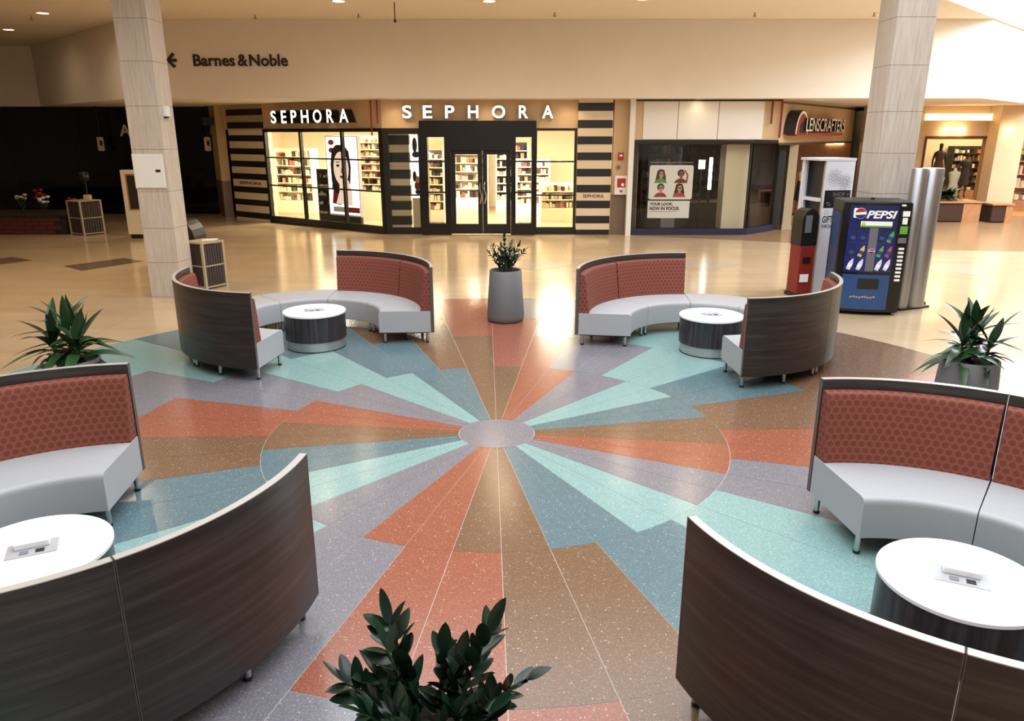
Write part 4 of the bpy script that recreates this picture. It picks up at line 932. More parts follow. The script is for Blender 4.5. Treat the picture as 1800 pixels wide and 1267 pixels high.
pc = thing('shop_pilaster', 'broad cream pilaster right of the clothes shop window', 'pilaster', (0, YR-0.6, 0), 0)
box_part(pc, 'shaft', 'shop_tan', XR(1740, 300, 26.5), XR(1786, 300, 26.5), 0, 0.59, 0.0, SOF-0.002); box_part(pc, 'skirting', 'tan_wood', XR(1740, 300, 26.5)-0.01, XR(1786, 300, 26.5)+0.01, -0.012, 0.598, 0, 0.12)
for a, b, lb in ((1612, 1735, 'warm glowing light trough above the clothes shop window'), (1795, 1860, 'warm glowing light trough right of the cream pilaster')):
    t_ = thing('cove_light', lb, 'light', (0, YR-0.25, 0), 0, 'light troughs above the clothes shop'); box_part(t_, 'trough', 'cream', XR(a), XR(b), 0, 0.24, ZR(213), ZR(212)); box_part(t_, 'glow_strip', 'cove_glow', XR(a), XR(b), 0.12, 0.24, ZR(211.5), ZR(200))
for a, lb in ((1661, 'left small spotlight over the clothes shop window'), (1676, 'middle small spotlight over the clothes shop window'), (1690, 'right small spotlight over the clothes shop window'), (1772, 'small spotlight in front of the cream pilaster')):
    yy_ = YR-0.001 if a < 1700 else YR-0.602
    t_ = thing('spotlight', lb, 'spotlight', (XR(a, 226, yy_), yy_, ZR(226)), 0, 'spotlights over the clothes shop')
    box_part(t_, 'bracket', 'chrome', -0.015, 0.015, -0.1, 0, 0.02, 0.05)
    MB().lathe([(0.0, -0.06), (0.09, -0.06), (0.06, 0.05), (0.0, 0.07)], 14, cap=False).build('lamp_head', 'lamp_warm', t_, 40).location = (0, -0.14, 0)
    if a != 1676:
        l = bpy.data.lights.new('spot_glow', 'POINT'); l.energy = 4; l.color = (1, 0.7, 0.4); l.shadow_soft_size = 0.08; o = bpy.data.objects.new('spot_glow', l); COL.objects.link(o); o.parent = t_; o.location = (0, -0.16, -0.16)
l = bpy.data.lights.new('clothes_shop_light', 'AREA'); l.size = 4; l.size_y = 2; l.shape = 'RECTANGLE'; l.energy = 130; l.color = (1, 0.78, 0.45)
tq = thing('ceiling_panel_light', 'warm ceiling panel inside the clothes shop', 'ceiling light', (17.5, 29.0, 3.49), 0); box_part(tq, 'diffuser', 'lamp_warm', -0.6, 0.6, -0.3, 0.3, -0.03, -0.001)
o = bpy.data.objects.new('clothes_shop_light', l); COL.objects.link(o); o.parent = tq; o.location = (0, 0, -0.06)
def at_m(x, y0, Y): return at(x, y0, Y)
for x_, top_, Y_, mt, mb_, lb, hgt in ((1656, 250, 28.4, 'dress_print', 'dress_print', 'tall mannequin in long patterned dress in the clothes shop window', 1.75), (1702, 266, 29.0, 'dress_dark', 'dress_dark', 'mannequin in dark outfit in front of shelves in the clothes shop', 1.7)):
    xx, zz0 = at(x_, top_, Y_); base = max(0.1, zz0-hgt)
    mannequin(lb, (xx, Y_, base), 0, hgt, 'hair', mt, mb_, skirt=0.14, arm=0.05)
    tag(MB().box(xx-0.3, xx+0.3, Y_-0.3, Y_+0.3, 0.006, base*0.5).box(xx-0.27, xx+0.27, Y_-0.27, Y_+0.27, base*0.5, base-0.002).build('plinth', 'tan_wood'), 'wooden plinth under the %s mannequin' % ('patterned-dress' if x_ == 1656 else 'dark-outfit'), 'plinth')
def bust(label, x_, ytop, Y_, m_, h_=0.75):
    xx, zt = at(x_, ytop, Y_); t_ = thing('dress_form', label, 'dress form', (xx, Y_, 0.006), 0, 'dress forms in the clothes shop')
    zb_ = zt-h_; MB().lathe([(0.0, zt), (0.05, zt-0.02), (0.06, zt-0.1), (0.2, zt-0.18), (0.17, zt-0.38), (0.14, zt-0.5), (0.19, zb_), (0.0, zb_)], 18, cap=False).xform(Matrix.Scale(0.7, 4, (0, 1, 0))).build('torso', m_, t_, 60)
    MB().cyl(0, 0, 0.02, zb_+0.01, 0.03, 10).build('pole', 'tan_wood', t_); MB().cyl(0, 0, 0, 0.02, 0.18, 18).build('base', 'tan_wood', t_)
bust('pale grey dress form left in the clothes shop window', 1652, 303, 27.55, 'kiosk_white'); bust('cream blouse dress form in the middle of clothes shop window', 1680, 295, 27.6, 'dress_cream', 0.95)
shelf_unit('clothes_shelf', 'dark shoe shelf at the back of the clothes shop', (at(1676, 280, 30)[0], 30.05, 0.006), 0, 1.3, 2.35, 0.45, 6, 15, 'dark_interior', 'dark_interior', 0.7, 'tan_wood')
shelf_unit('clothes_shelf', 'cream shelf of clothes right of the cream pilaster', (at(1786, 300, 29)[0], 29.0, 0.006), 0, 2.4, 2.3, 0.45, 4, 16, 'tan_wood', 'cream', 0.4, 'tan_wood')
sgn = thing('shop_sign', 'dark sign letters cut by the right photo edge', 'sign', (0, YR-0.03, 0), 0)
for k in range(5): MB().box(XR(1787+k*5), XR(1789.5+k*5), -0.08, 0.0, ZR(240), ZR(221)).build('letter', 'letter_dark', sgn)
# low planter boxes and shrubs
def planter_box(label, x0, x1, y0, y1, h_, mf, me_, shrubs=0, seed=1):
    t_ = thing('planter_box', label, 'planter', (x0, y0, 0.002), 0)
    box_part(t_, 'front_panel', mf, 0, (x1-x0)*0.66, 0, 0.05, 0.04, h_); box_part(t_, 'end_block', me_, (x1-x0)*0.66, x1-x0, -0.02, y1-y0, 0, h_-0.02)
    box_part(t_, 'cap', 'tan_wood', -0.03, x1-x0+0.03, -0.05, y1-y0+0.03, h_, h_+0.05); box_part(t_, 'body', 'dark_interior', 0.0, (x1-x0)*0.66, 0.05, y1-y0, 0, h_)
    R = random.Random(seed)
    for k in range(shrubs):
        st = MB().tube([(0, 0, 0), (0.01, 0.02, 0.2)], 0.012, 6).build('shrub', 'leaf_stem', t_); st.location = (0.25+(x1-x0-0.95)*(k+0.5)/shrubs, (y1-y0)*0.5, h_+0.05)
        for j in range(9):
            lo = link('leaf', random.choice(STR[1:4]), st, (0, 0, 0.02+0.02*j)); az = j*2.4; el = 0.5+0.09*j; orient(lo, (math.cos(az)*math.cos(el), math.sin(az)*math.cos(el), math.sin(el))); s = R.uniform(0.75, 1.05); lo.scale = (s, s, s)
    return t_
gx = lambda x, y: (lambda d: d)(None)
bx0 = at(1628, 380, 25.4)[0]; bx1 = at(1718, 380, 25.4)[0]
planter_box('long low planter box with shrubs before the clothes shop window', bx0, bx1, 25.3, 26.2, ZR(357, 25.3), 'dark_wood', 'tan_wood', 11, 4)
planter_box('short low planter box before the cream pilaster', at(1726, 380, 25.4)[0]+0.12, at(1768, 380, 25.4)[0], 25.1, 25.9, ZR(361, 25.1), 'dark_wood', 'tan_wood', 0)

# ================================================================ VENDING MACHINE AND NEIGHBOURS
RV = math.radians(-11)
vm = thing('vending_machine', 'tall blue and black PEPSI drinks vending machine', 'vending machine', (5.70, 11.95, 0), RV)
VW, VH, VD = 0.50, 1.80, 0.75
bev(box_part(vm, 'cabinet', 'black_plastic', -VW, VW, 0.02, VD, 0.03, VH), 0.02)
def bulge(x0, x1, z0, z1, d0, dm, name, m_, n=10, par=vm):
    mm = MB(); xs = [x0+(x1-x0)*i/n for i in range(n+1)]; f = lambda x: -(d0+dm*(1-(x/VW)**2))
    for i in range(n):
        mm.poly([(xs[i], f(xs[i]), z0), (xs[i+1], f(xs[i+1]), z0), (xs[i+1], f(xs[i+1]), z1), (xs[i], f(xs[i]), z1)])
    mm.poly([(x, f(x), z1) for x in xs]+[(x1, 0.018, z1), (x0, 0.018, z1)]); mm.poly([(x, f(x), z0) for x in reversed(xs)]+[(x0, 0.018, z0), (x1, 0.018, z0)])
    mm.poly([(x1, f(x1), z0), (x1, 0.018, z0), (x1, 0.018, z1), (x1, f(x1), z1)]); mm.poly([(x0, 0.018, z0), (x0, f(x0), z0), (x0, f(x0), z1), (x0, 0.018, z1)])
    o = mm.build(name, m_, par, 30); return o
bulge(-VW, VW, 0.06, VH-0.02, 0.03, 0.07, 'door', 'black_gloss')
FX = lambda x: -(0.031+0.07*(1-(x/VW)**2))
bulge(-0.40, 0.30, 0.70, VH-0.06, 0.034, 0.07, 'upper_print', 'pepsi_blue'); bulge(-0.40, 0.30, 0.10, 0.66, 0.034, 0.07, 'lower_print', 'pepsi_light')
bulge(-0.40, 0.30, 0.72, 1.36, 0.036, 0.07, 'selection_field', 'pepsi_mid')
for s in (-1, 1): MB().cyl(s*0.42, 0.12, 0, 0.03, 0.03, 12).build('foot', 'black_plastic', vm); MB().cyl(s*0.42, 0.62, 0, 0.03, 0.03, 12).build('foot', 'black_plastic', vm)
text(vm, 'PEPSI', -0.17, 0.27, 1.545, 1.665, -0.107, 'white_print', 'lettering', 0.004, 0.03, 0.25)
MB().plate(ell(-0.26, 1.62, 0.085, 0.085, 20), -0.111, -0.106).build('logo_disc', 'white_print', vm); MB().plate(ell(-0.26, 1.62, 0.08, 0.08, 16, 20, 170), -0.114, -0.111).build('logo_red', 'red', vm); MB().plate(ell(-0.26, 1.62, 0.08, 0.08, 16, 200, 350), -0.114, -0.111).build('logo_blue', 'pepsi_mid', vm)
MB().plate(rrect(-0.36, -0.30, 1.55, 1.70, 0.02), -0.105, -0.09).build('can_picture', 'white_print', vm)
MB().box(-0.24, 0.22, -0.112, -0.105, 1.41, 1.50).build('banner', 'white_print', vm); MB().box(-0.24, 0.22, -0.114, -0.1121, 1.41, 1.435).build('banner_band', 'green_print', vm); MB().plate(ell(-0.20, 1.455, 0.03, 0.03, 12), -0.114, -0.1121).build('banner_dot', 'yellow_print', vm)
bulge(-0.095, 0.03, 0.72, 1.40, 0.042, 0.07, 'centre_strip', 'grey_panel', 4)
MB().plate(ell(-0.032, 1.04, 0.05, 0.04, 16), -0.118, -0.112).build('logo_small', 'white_print', vm); MB().plate(ell(-0.032, 1.04, 0.045, 0.036, 10, 10, 170), -0.12, -0.1181).build('logo_small_red', 'red', vm); MB().plate(ell(-0.032, 1.04, 0.045, 0.036, 10, 190, 350), -0.12, -0.1181).build('logo_small_blue', 'pepsi_mid', vm)
cols = [['hair', 'hair', 'hair', 'green_print'], ['hair', 'yellow_print', 'green_print', 'lips'], ['kiosk_white', 'kiosk_white', 'kiosk_white', 'kiosk_white']]
for r_ in range(3):
    for c_ in range(4):
        cx = (-0.315, -0.175, 0.10, 0.225)[c_]; cz = (1.26, 1.03, 0.82)[r_]; y = FX(cx)-0.012; tl = 0.35
        rot = lambda pts: [(cx+p*math.cos(tl)+q*math.sin(tl), cz-p*math.sin(tl)+q*math.cos(tl)) for p, q in pts]
        b0 = MB().plate(rot([(-0.03, -0.085), (0.03, -0.085), (0.034, 0.0), (0.03, 0.04), (0.012, 0.075), (0.012, 0.095), (-0.012, 0.095), (-0.012, 0.075), (-0.03, 0.04), (-0.034, 0.0)]), y-0.004, y).build('bottle_picture', cols[r_][c_], vm)
        MB().plate(rot([(-0.034, -0.045), (0.034, -0.045), (0.034, 0.01), (-0.034, 0.01)]), y-0.006, y-0.004).build('bottle_band', 'pepsi_light' if r_ < 2 else 'white_print', b0)
        MB().plate([(cx-0.055, cz-0.1), (cx+0.055, cz-0.1), (cx+0.055, cz-0.09), (cx-0.055, cz-0.09)], y-0.002, y).build('bottle_caption', 'pepsi_light', vm)
for k in range(9):
    z_ = 1.08-0.062*k; MB().box(0.37, 0.45, -0.075, -0.05, z_-0.016, z_+0.016).build('select_button', 'white_print', vm)
box_part(vm, 'note_slot', 'grey_panel', 0.34, 0.46, -0.085, -0.05, 1.17, 1.25); box_part(vm, 'card_reader', 'white_print', 0.36, 0.46, -0.085, -0.05, 1.58, 1.66); box_part(vm, 'price_label', 'white_print', 0.37, 0.44, -0.08, -0.05, 1.46, 1.56); box_part(vm, 'green_sticker', 'green_print', 0.35, 0.46, -0.08, -0.05, 1.31, 1.43); box_part(vm, 'name_plate', 'white_print', 0.33, 0.39, -0.08, -0.05, 1.735, 1.76)
MB().plate(rrect(-0.17, 0.14, 0.44, 0.60, 0.02), -0.115, -0.104).build('dispensing_door', 'black_plastic', vm)
for k in range(9): MB().plate(ell(-0.25+0.043*k, 0.30+0.008*math.sin(k*1.7), 0.02, 0.018, 10), -0.108, -0.104).build('printed_mark', 'kiosk_grey_line', vm)
MB().box(-0.5-0.004, -0.499, 0.12, 0.62, 0.2, 1.6).build('side_print', 'pepsi_light', vm)
MB().tube([(0.0, 0.35, VH), (0.0, 0.35, VH+0.03)], 0.03, 8).build('lock_knob', 'black_plastic', vm)

# gift card kiosk
kk = thing('gift_card_kiosk', 'tall white gift card kiosk with flower drawing and SHOP band', 'kiosk', (5.44, 13.45, 0), math.radians(8))
KW, KD, KH = 0.53, 0.62, 2.36
box_part(kk, 'front_panel', 'kiosk_white', 0.0, KW, 0.0, 0.03, 0.0, KH); box_part(kk, 'right_panel', 'kiosk_white', KW-0.03, KW, 0.03, KD, 0.0, KH); box_part(kk, 'back_panel', 'kiosk_white', -0.10, KW-0.03, KD, KD+0.03, 0.0, KH)
box_part(kk, 'roof', 'kiosk_white', -0.14, KW+0.01, -0.01, KD+0.03, KH, KH+0.04)
box_part(kk, 'left_frame', 'bin_frame', 0.0, 0.03, 0.03, 0.08, 0.0, KH); box_part(kk, 'rear_frame', 'kiosk_white', -0.1, -0.05, KD-0.06, KD, 0.0, KH)
box_part(kk, 'upper_recess', 'black_plastic', 0.012, 0.04, 0.08, KD, 1.72, KH-0.02); box_part(kk, 'cross_rail', 'kiosk_white', -0.05, 0.03, 0.08, KD, 1.66, 1.719); box_part(kk, 'screen_recess', 'black_plastic', 0.02, 0.05, 0.1, KD, 1.38, 1.659); box_part(kk, 'lower_rail', 'kiosk_white', -0.05, 0.03, 0.08, KD, 1.30, 1.379); box_part(kk, 'lower_panel', 'grey_panel', 0.02, 0.05, 0.08, KD, 0.0, 1.299)
box_part(kk, 'shop_band', 'black_plastic', 0.02, KW-0.03, -0.006, -0.001, 1.56, 1.86)
text(kk, 'SHOP +', 0.17, KW-0.06, 1.755, 1.825, -0.006, 'grey_print', 'lettering', 0.002)
for k in range(2): flat(kk, 'printed_line', 'grey_print', [(0.06+0.02*k, 1.64-0.04*k), (0.13+0.02*k, 1.64-0.04*k), (0.13+0.02*k, 1.655-0.04*k), (0.06+0.02*k, 1.655-0.04*k)], -0.0062, 0.001)
for cx, cz, r_ in ((0.17, 2.08, 0.13), (0.37, 2.0, 0.12)):
    for k in range(3):
        for j in range(9):
            a_ = 2*PI*(j+0.5*k)/9; rr = r_*(0.35+0.3*k); c1 = (cx+rr*math.cos(a_), cz+rr*math.sin(a_))
            MB().tube([(c1[0]+r_*0.2*math.cos(t_), -0.002, c1[1]+r_*0.2*math.sin(t_)) for t_ in [2*PI*q/8 for q in range(9)]], 0.0022, 4).build('drawn_petal', 'kiosk_grey_line', kk)
text(kk, 'GIFT', 0.03, 0.22, 1.30, 1.42, -0.001, 'letter_dark', 'lettering', 0.002, 0.02); text(kk, 'PURCHASE', 0.03, 0.28, 1.21, 1.27, -0.001, 'letter_dark', 'lettering', 0.002, 0.01)
MB().tube([(0.09+0.04*math.cos(q*PI/5), -0.001, 1.48+0.03*math.sin(q*PI/5)) for q in range(11)], 0.003, 5).build('ring_mark', 'grey_print', kk)
flat(kk, 'gift_picture', 'red', ell(0.36, 1.44, 0.06, 0.07, 14), -0.001, 0.002)
# red and black machine beside the kiosk
rm = thing('coin_machine', 'slim red and black machine left of the gift card kiosk', 'machine', (5.20, 13.26, 0), math.radians(10))
bev(box_part(rm, 'lower_body', 'red_dark', -0.14, 0.14, 0, 0.34, 0.06, 0.92), 0.01); box_part(rm, 'plinth', 'black_plastic', -0.16, 0.16, -0.03, 0.36, 0, 0.06)
MB().plate([(-0.15, 0.0), (0.15, 0.0), (0.15, 0.50), (0.13, 0.57), (0.08, 0.62), (0.0, 0.64), (-0.08, 0.6), (-0.13, 0.52), (-0.15, 0.45)], 0.0, 0.34).xform(Matrix.Translation((0, 0, 0.92))).build('upper_body', 'black_plastic', rm)
MB().box(-0.1, 0.02, -0.012, -0.001, 1.15, 1.45).build('slot_panel', 'grey_panel', rm); MB().box(-0.1, 0.06, -0.012, -0.001, 0.28, 0.42).build('sticker', 'white_print', rm); MB().box(-0.08, 0.06, -0.02, -0.001, 0.62, 0.72).build('coin_return', 'black_plastic', rm)
# silver twin-post advertising column
av = thing('advertising_column', 'tall silver twin-cylinder advertising stand behind the drinks machine', 'display stand', (6.68, 12.45, 0), math.radians(25))
for s, r_ in ((-0.21, 0.12), (0.09, 0.175)): MB().lathe([(0.0, 0.03), (r_, 0.03), (r_, 2.26), (r_-0.01, 2.28), (0.0, 2.28)], 32, cap=False).build('post', 'aluminium', av, 40).location = (s, 0, 0)
box_part(av, 'base_plate', 'black_plastic', -0.36, 0.34, -0.14, 0.14, 0, 0.03); box_part(av, 'foot_plate', 'black_plastic', 0.34, 0.46, 0.02, 0.12, 0, 0.05)
box_part(av, 'joint', 'frame_black', -0.06, -0.03, -0.05, 0.05, 0.03, 2.2)

# ================================================================ LEFT SIDE: BINS, DIRECTORY, DARK SHOP
def bin_(label, loc, rz, w_, d_, h_):
    t_ = thing('litter_bin', label, 'bin', loc, rz, 'slatted litter bins')
    box_part(t_, 'liner', 'bin_panel', -w_/2+0.03, w_/2-0.03, -d_/2+0.03, d_/2-0.03, 0.06, h_-0.05)
    for sx in (-1, 1):
        for sy in (-1, 1): box_part(t_, 'corner_post', 'bin_frame', *sorted((sx*w_/2, sx*(w_/2-0.045))), *sorted((sy*d_/2, sy*(d_/2-0.045))), 0.0, h_)
    box_part(t_, 'top', 'bin_frame', -w_/2, w_/2, -d_/2, d_/2, h_, h_+0.03); box_part(t_, 'plinth', 'bin_frame', -w_/2+0.01, w_/2-0.01, -d_/2+0.01, d_/2-0.01, 0.03, 0.06)
    for sy in (-1, 1): box_part(t_, 'rail', 'bin_frame', -w_/2+0.045, w_/2-0.045, *sorted((sy*(d_/2-0.005), sy*(d_/2-0.03))), h_*0.5, h_*0.5+0.025)
    for sx in (-1, 1): box_part(t_, 'rail', 'bin_frame', *sorted((sx*(w_/2-0.005), sx*(w_/2-0.03))), -d_/2+0.045, d_/2-0.045, h_*0.5, h_*0.5+0.025)
    n = 7
    for k in range(n):
        x_ = -w_/2+0.06+(w_-0.12)*(k+0.5)/n; box_part(t_, 'slat', 'bin_panel', x_-0.022, x_+0.022, -d_/2+0.012, -d_/2+0.029, 0.07, h_-0.02)
        y_ = -d_/2+0.06+(d_-0.12)*(k+0.5)/n; box_part(t_, 'slat', 'bin_panel', w_/2-0.029, w_/2-0.012, y_-0.022, y_+0.022, 0.07, h_-0.02)
    return t_
bin_('dark slatted litter bin with papers beside the left column', (-5.82, 14.25, 0), math.radians(-28), 0.52, 0.52, 0.85)
pp = thing('leaflets', 'white leaflets lying on the litter bin by the column', 'paper', (-5.74, 14.33, 0.881), 0.3)
MB().box(-0.12, 0.12, -0.09, 0.09, 0, 0.006).build('sheet', 'paper', pp); MB().box(-0.06, 0.16, -0.05, 0.11, 0.0065, 0.012).build('sheet', 'paper', pp)
bin_('dark slatted litter bin in front of the dark shop', (at(147, 400, 22.3)[0]+0.16, 22.22, 0), math.radians(-30), 0.66, 0.66, 0.95)
gl = thing('bin_item_reflection', 'small pale item on the far litter bin with added reflection shape above', 'ornament', (at(152, 350, 22.4)[0]+0.1, 22.3, 0.981), 0)  # pale foot is the item; stem and ball stand in for a lamp-shaped reflection
MB().box(-0.08, 0.08, -0.08, 0.08, 0, 0.14).build('foot', 'plush', gl); MB().cyl(0, 0, 0.14, 0.5, 0.02, 8).build('stem', 'black_plastic', gl); MB().lathe([(0.0, 0.5), (0.12, 0.55), (0.15, 0.65), (0.12, 0.76), (0.0, 0.8)], 18, cap=False).build('reflected_ball', 'black_gloss', gl, 60)
dk = thing('directory_stand', 'cream directory stand half hidden behind the left column', 'directory', (at(219, 360, 21.2)[0], 21.2, 0), 0)
box_part(dk, 'panel', 'cream', 0, 1.25, 0, 0.25, 0.12, 1.86); box_part(dk, 'plinth', 'black_plastic', 0.05, 1.2, 0.02, 0.23, 0, 0.12); box_part(dk, 'picture', 'dark_interior', 0.16, 1.1, -0.01, -0.001, 0.82, 1.72); box_part(dk, 'picture_frame', 'tan_wood', 0.12, 1.14, -0.006, -0.0005, 0.78, 1.76)
ac = thing('lounge_chair', 'black high-backed lounge chair peeking out behind the left column', 'chair', (-7.42, 16.3, 0), 0)
bev(MB().plate([(0.35, 0.1), (0.62, 0.1), (0.70, 0.35), (0.73, 0.55), (0.72, 0.72), (0.68, 0.86), (0.62, 0.96), (0.55, 1.03), (0.47, 1.06), (0.39, 1.03), (0.33, 0.94), (0.3, 0.8), (0.31, 0.5)], -0.32, 0.32).build('backrest', 'black_plastic', ac), 0.05, 3)
bev(box_part(ac, 'seat', 'black_plastic', -0.35, 0.33, -0.3, 0.3, 0.2, 0.48), 0.05, 3)
for s in (-1, 1): bev(box_part(ac, 'armrest', 'black_plastic', -0.3, 0.45, *sorted((s*0.31, s*0.42)), 0.1, 0.65), 0.04, 3)
box_part(ac, 'base', 'black_plastic', -0.3, 0.5, -0.25, 0.25, 0.0, 0.2)
# dark shop
YD = 28.2
struct('wall_dark_shop', MB().box(-30, WB[0]-0.95, YD+2.5, YD+2.7, 0, SOF), 'dark_interior', 'black interior wall of the closed shop at left', 'wall')
struct('floor_dark_shop', MB().box(-30, WB[0]-0.95, YD-0.2, YD+2.5, 0.0, 0.004), 'dark_interior', 'dark floor of the closed shop at left', 'floor')
struct('ceiling_dark_shop', MB().box(-30, WB[0]-0.95, YD, YD+2.5, 3.6, 3.7), 'dark_interior', 'dark ceiling of the closed shop at left', 'ceiling')
mat('dark_glass', (12, 12, 13), 0.06, 0, 0.5)
wd = sroot('window_7', 'tall dark glazed front of the closed shop at left', 'window', (0, YD, 0), 0)
xs = [-30+i*2.4 for i in range(9)]; xs = [x for x in xs if x < WB[0]-1.2]+[WB[0]-0.95]
for i in range(len(xs)-1):
    box_part(wd, 'pane', 'dark_glass', xs[i]+0.03, xs[i+1]-0.03, -0.02, 0.02, 0.05, SOF-0.02); box_part(wd, 'mullion', 'frame_black', xs[i]-0.03, xs[i]+0.03, -0.04, 0.04, 0.0, SOF-0.003)
# tan return wall between dark shop and striped pillar
ra, rb = (WB[0]-0.95, YD-0.3), (WB[0]-0.35, WB[1]+0.25)
d_ = Vector((rb[0]-ra[0], rb[1]-ra[1])); rr = math.atan2(d_.y, d_.x)
tw = thing('return_wall', 'tan wall strip with granite base beside the dark shop', 'wall', (ra[0], ra[1], 0), rr)
box_part(tw, 'upper_panel', 'shop_tan', 0, d_.length, 0, 0.3, 1.25, SOF-0.002); box_part(tw, 'granite_base', 'granite', 0, d_.length, 0, 0.3, 0, 1.248)
for x_, y_, lb in ((177, 253, 'small cream hanging sign in the dark shop left of the column'), (365, 253, 'small cream hanging sign in the dark shop right of the column')):
    xx, zz1 = at(x_, y_, YD-0.4); t_ = thing('hanging_sign', lb, 'sign', (xx, YD-0.4, zz1), 0, 'hanging signs of the dark shop')
    MB().plate(rrect(-0.11, 0.11, -0.24, 0.24, 0.05), -0.02, 0.02).build('plate', 'cream', t_); MB().plate(ell(0.03, 0.03, 0.05, 0.1, 14), -0.024, -0.0205).build('printed_mark', 'dark_interior', t_); MB().tube([(0, 0, 0.24), (0, 0, SOF-zz1)], 0.012, 6).build('rod', 'frame_black', t_)
lx_, lz_ = at(372, 228, YD-0.1)
t_ = thing('shop_sign', 'faint grey letter A high on the dark shop front', 'sign', (0, YD-0.045, 0), 0); letter(t_, 'A', lx_, 0.28, lz_-0.2, lz_+0.2, 0, 'grey_print', 0.02)
lx_, lz_ = at(214, 229, YD-0.1)
t_ = thing('shop_sign', 'cream letter A on the dark shop front beside the column', 'sign', (0, YD-0.045, 0), 0); letter(t_, 'A', lx_+0.1, 0.4, lz_-0.2, lz_+0.2, 0, 'cream', 0.04)
sk_ = thing('shop_speaker', 'small black speaker box where dark shop meets tan wall', 'speaker', (at(388, 213, 27.3)[0]-0.35, 27.0, at(388, 213, 27.3)[1]), 0.6)
bev(box_part(sk_, 'box', 'black_plastic', -0.18, 0.18, -0.15, 0.15, -0.13, 0.13), 0.02); MB().tube([(0, 0, 0.13), (0.0, 0, SOF-at(388, 213, 27.3)[1]-0.002)], 0.012, 6).build('rod', 'black_plastic', sk_)
# brick seat-height planter with flowers
bp0 = at(116, 400, 22.05)[0]
bp = thing('brick_planter', 'long dark red brick planter wall at the far left', 'planter', (-20.0, 22.1, 0), 0)
Lb = bp0+20.0; bw = 0.42; nb = int(Lb/bw)
box_part(bp, 'core', 'dark_interior', 0, Lb-0.01, 0.02, 1.6, 0, 0.50)
BR = MB().box(0, bw-0.012, 0, 0.02, 0, 0.108).mesh('brick', 'planter_brick')
for r_ in range(4):
    for i in range(max(0, nb-14), nb):
        x_ = i*bw+(0.2 if r_ % 2 else 0)
        if x_+bw < Lb+0.02: link('brick', BR, bp, (x_, 0, 0.02+r_*0.12))
box_part(bp, 'coping', 'dark_interior', 0, Lb+0.02, -0.03, 1.62, 0.502, 0.56)
FLW = MB().lathe([(0.0, 0.0), (0.05, 0.03), (0.06, 0.06), (0.02, 0.08), (0.0, 0.07)], 10, cap=False)
fm = {}
for nm, mm_ in (('white', 'paper'), ('red', 'red'), ('peach', 'plush')): fm[nm] = FLW.mesh('bloom', mm_, 60)
for k, (x_, y_, h_, c_, lb) in enumerate(((45, 372, 0.55, 'peach', 'peach-flowered plant at left in the brick planter'), (66, 372, 0.65, 'red', 'red-flowered plant in the middle of the brick planter'), (84, 372, 0.45, 'white', 'white-flowered plant in the brick planter'), (104, 374, 0.35, 'red', 'low red-flowered plant at right end of the brick planter'))):
    xx = at(x_, y_, 22.6)[0]; t_ = thing('flowering_plant', lb, 'plant', (xx, 22.5+0.33*(k % 2)+(0.5 if k == 3 else 0), 0.562), 0, 'flowering plants in the brick planter'); R = random.Random(k)
    for j in range(6):
        az = j*1.05; ex = Vector((0.14*math.cos(az)*R.uniform(0.4, 1), 0.12*math.sin(az), h_*R.uniform(0.6, 1)))
        st = MB().tube([(0, 0, 0.012), (ex.x*0.4, ex.y*0.4, ex.z*0.6), tuple(ex)], 0.01, 5).build('stem', 'leaf_stem', t_); link('bloom', fm[c_], st, tuple(ex))
        lo = link('leaf', ZZL[j % 3], st, (ex.x*0.3, ex.y*0.3, ex.z*0.4)); orient(lo, (math.cos(az+0.6), math.sin(az+0.6), 0.6)); lo.scale = (1.4, 1.4, 1.4)

# ================================================================ FASCIA LETTERING, CEILING FITTINGS
YF = 21.3
bn = thing('wayfinding_sign', 'dark Barnes & Noble lettering on the bulkhead wall', 'sign', (0, YF-0.001, 0), 0)
for wd_, xa_, xb_ in (('Barnes', 340, 413), ('&', 418, 435.5), ('Noble', 438.5, 506)): letters(bn, wd_, at(xa_, 106, YF)[0], at(xb_, 106, YF)[0], at(340, 116.5, YF)[1], at(340, 95.5, YF)[1], 0, 'letter_dark', 0.03, None, 0.02)
aw = thing('wayfinding_sign', 'dark left-pointing arrow on the bulkhead wall beside the column', 'sign', (0, YF-0.001, 0), 0)
ax, az_ = at(292, 106, YF); ax2 = at(311, 106, YF)[0]
MB().plate([(ax+0.05, az_-0.035), (ax2, az_-0.035), (ax2, az_+0.035), (ax+0.05, az_+0.035)], -0.03, 0).build('shaft', 'letter_dark', aw)
for s in (-1, 1):
    q = [(ax, az_), (ax+0.19, az_+s*0.19), (ax+0.25, az_+s*0.14), (ax+0.09, az_)]; MB().plate(q if s < 0 else q[::-1], -0.031, -0.001).build('barb', 'letter_dark', aw)
def ceil_at(x, y):
    u, q = (x-900)/FPX, (633.5-y)/FPX; c, s_ = math.cos(PITCH), math.sin(PITCH); d = (u, c+q*s_, -s_+q*c); k = (CEIL-CAM_H)/d[2]; return d[0]*k, d[1]*k
for (x_, y_), lb in (((75, 23), 'ceiling downlight nearest the upper left photo corner'), ((15, 52), 'ceiling downlight at the far left photo edge'), ((595, 2), 'ceiling downlight left of centre at the top photo edge'), ((860, 2), 'ceiling downlight near centre at the top photo edge'), ((1130, -2), 'ceiling downlight right of centre at the top photo edge')):
    xx, yy = ceil_at(x_, y_); downlight(lb, xx, yy, CEIL, 40 if x_ == 15 else 130, cone=170)
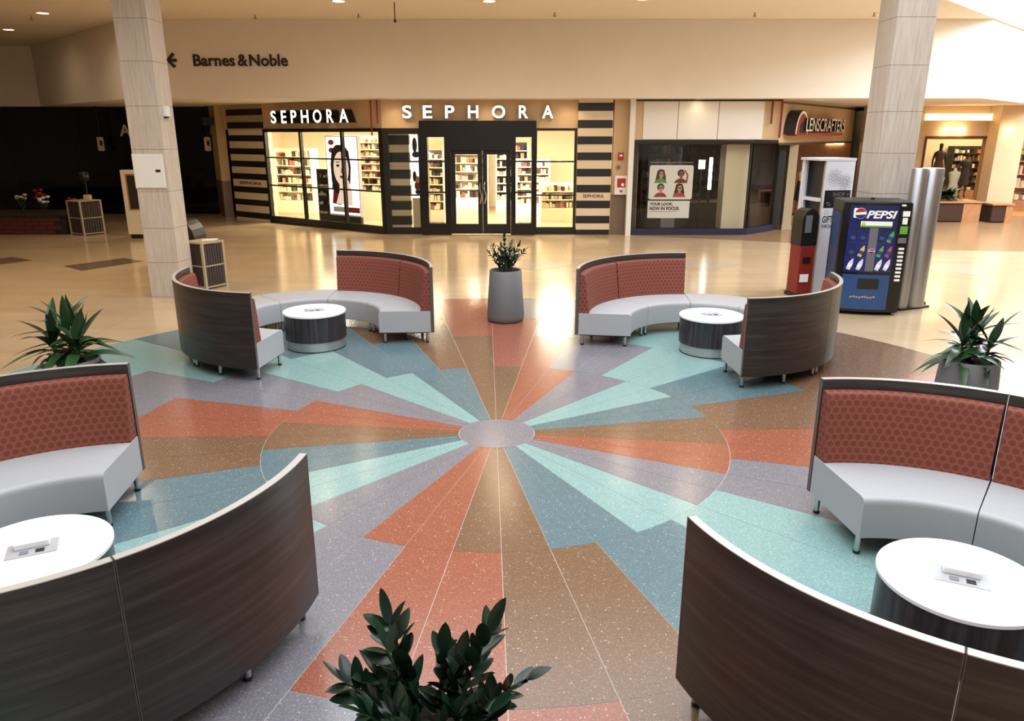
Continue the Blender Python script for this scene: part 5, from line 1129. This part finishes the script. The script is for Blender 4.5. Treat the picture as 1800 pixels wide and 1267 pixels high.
for (x_, y_), lb in (((-12, 14.5), 'warm downlight over the far left aisle'), ((-8.5, 15.5), 'warm downlight over the aisle behind the left column'), ((-8.5, 10.5), 'warm downlight over the left planter'), ((-11.5, 10.0), 'warm downlight over the left aisle'), ((-4.5, 16.5), 'warm downlight behind the rear left benches'), ((-0.2, 16.5), 'warm downlight behind the central planter'), ((4.2, 16.5), 'warm downlight behind the rear right benches')):
    downlight(lb, x_, y_, CEIL, 400 if x_ < -6 else 200, cone=155)
for x_, lb in ((528, 'soffit downlight over the angled SEPHORA letters'), (690, 'soffit downlight left of the entrance'), (860, 'soffit downlight over the shop entrance'), (1000, 'soffit downlight before the right striped pillar'), (1230, 'soffit downlight over the white optician panels'), (1440, 'soffit downlight by the optician sign'), (430, 'soffit downlight over the left striped pillar')):
    Y_ = 21.75 if 600 < x_ < 1400 else 22.6
    downlight(lb, at(x_, 180, Y_)[0], Y_, SOF+0.001, 6 if x_ in (1230, 1440) else 26, (1.0, 0.74, 0.46), 0.08, group='soffit downlights', cone=150)
for i, ((x_, y_), lb) in enumerate((((55, 28), 'ceiling sprinkler beside the upper left downlight'), ((448, 26), 'ceiling sprinkler above the Barnes & Noble lettering'), ((630, 24), 'ceiling sprinkler left of the hanging rod'), ((975, 22), 'ceiling sprinkler above the centre of bulkhead'), ((1327, 22), 'ceiling sprinkler right of centre on the ceiling'), ((1537, 22), 'ceiling sprinkler beside the right column'))):
    xx, yy = ceil_at(x_, y_); t_ = thing('ceiling_sprinkler', lb, 'sprinkler', (xx, yy, CEIL), 0, 'ceiling sprinklers'); MB().cyl(0, 0, -0.06, 0.0, 0.02, 10).build('pipe', 'bin_frame', t_); MB().lathe([(0.0, -0.10), (0.05, -0.09), (0.05, -0.08), (0.015, -0.06)], 12, cap=False).build('deflector', 'bin_frame', t_)
xx, yy = ceil_at(693, 4); t_ = thing('hanging_rod', 'thin dark rod hanging from the ceiling near top centre', 'rod', (xx, yy, CEIL), 0); MB().cyl(0, 0, -0.36, 0, 0.012, 8).build('rod', 'letter_dark', t_); MB().cyl(0, 0, -0.42, -0.36, 0.03, 10).build('hook', 'letter_dark', t_)
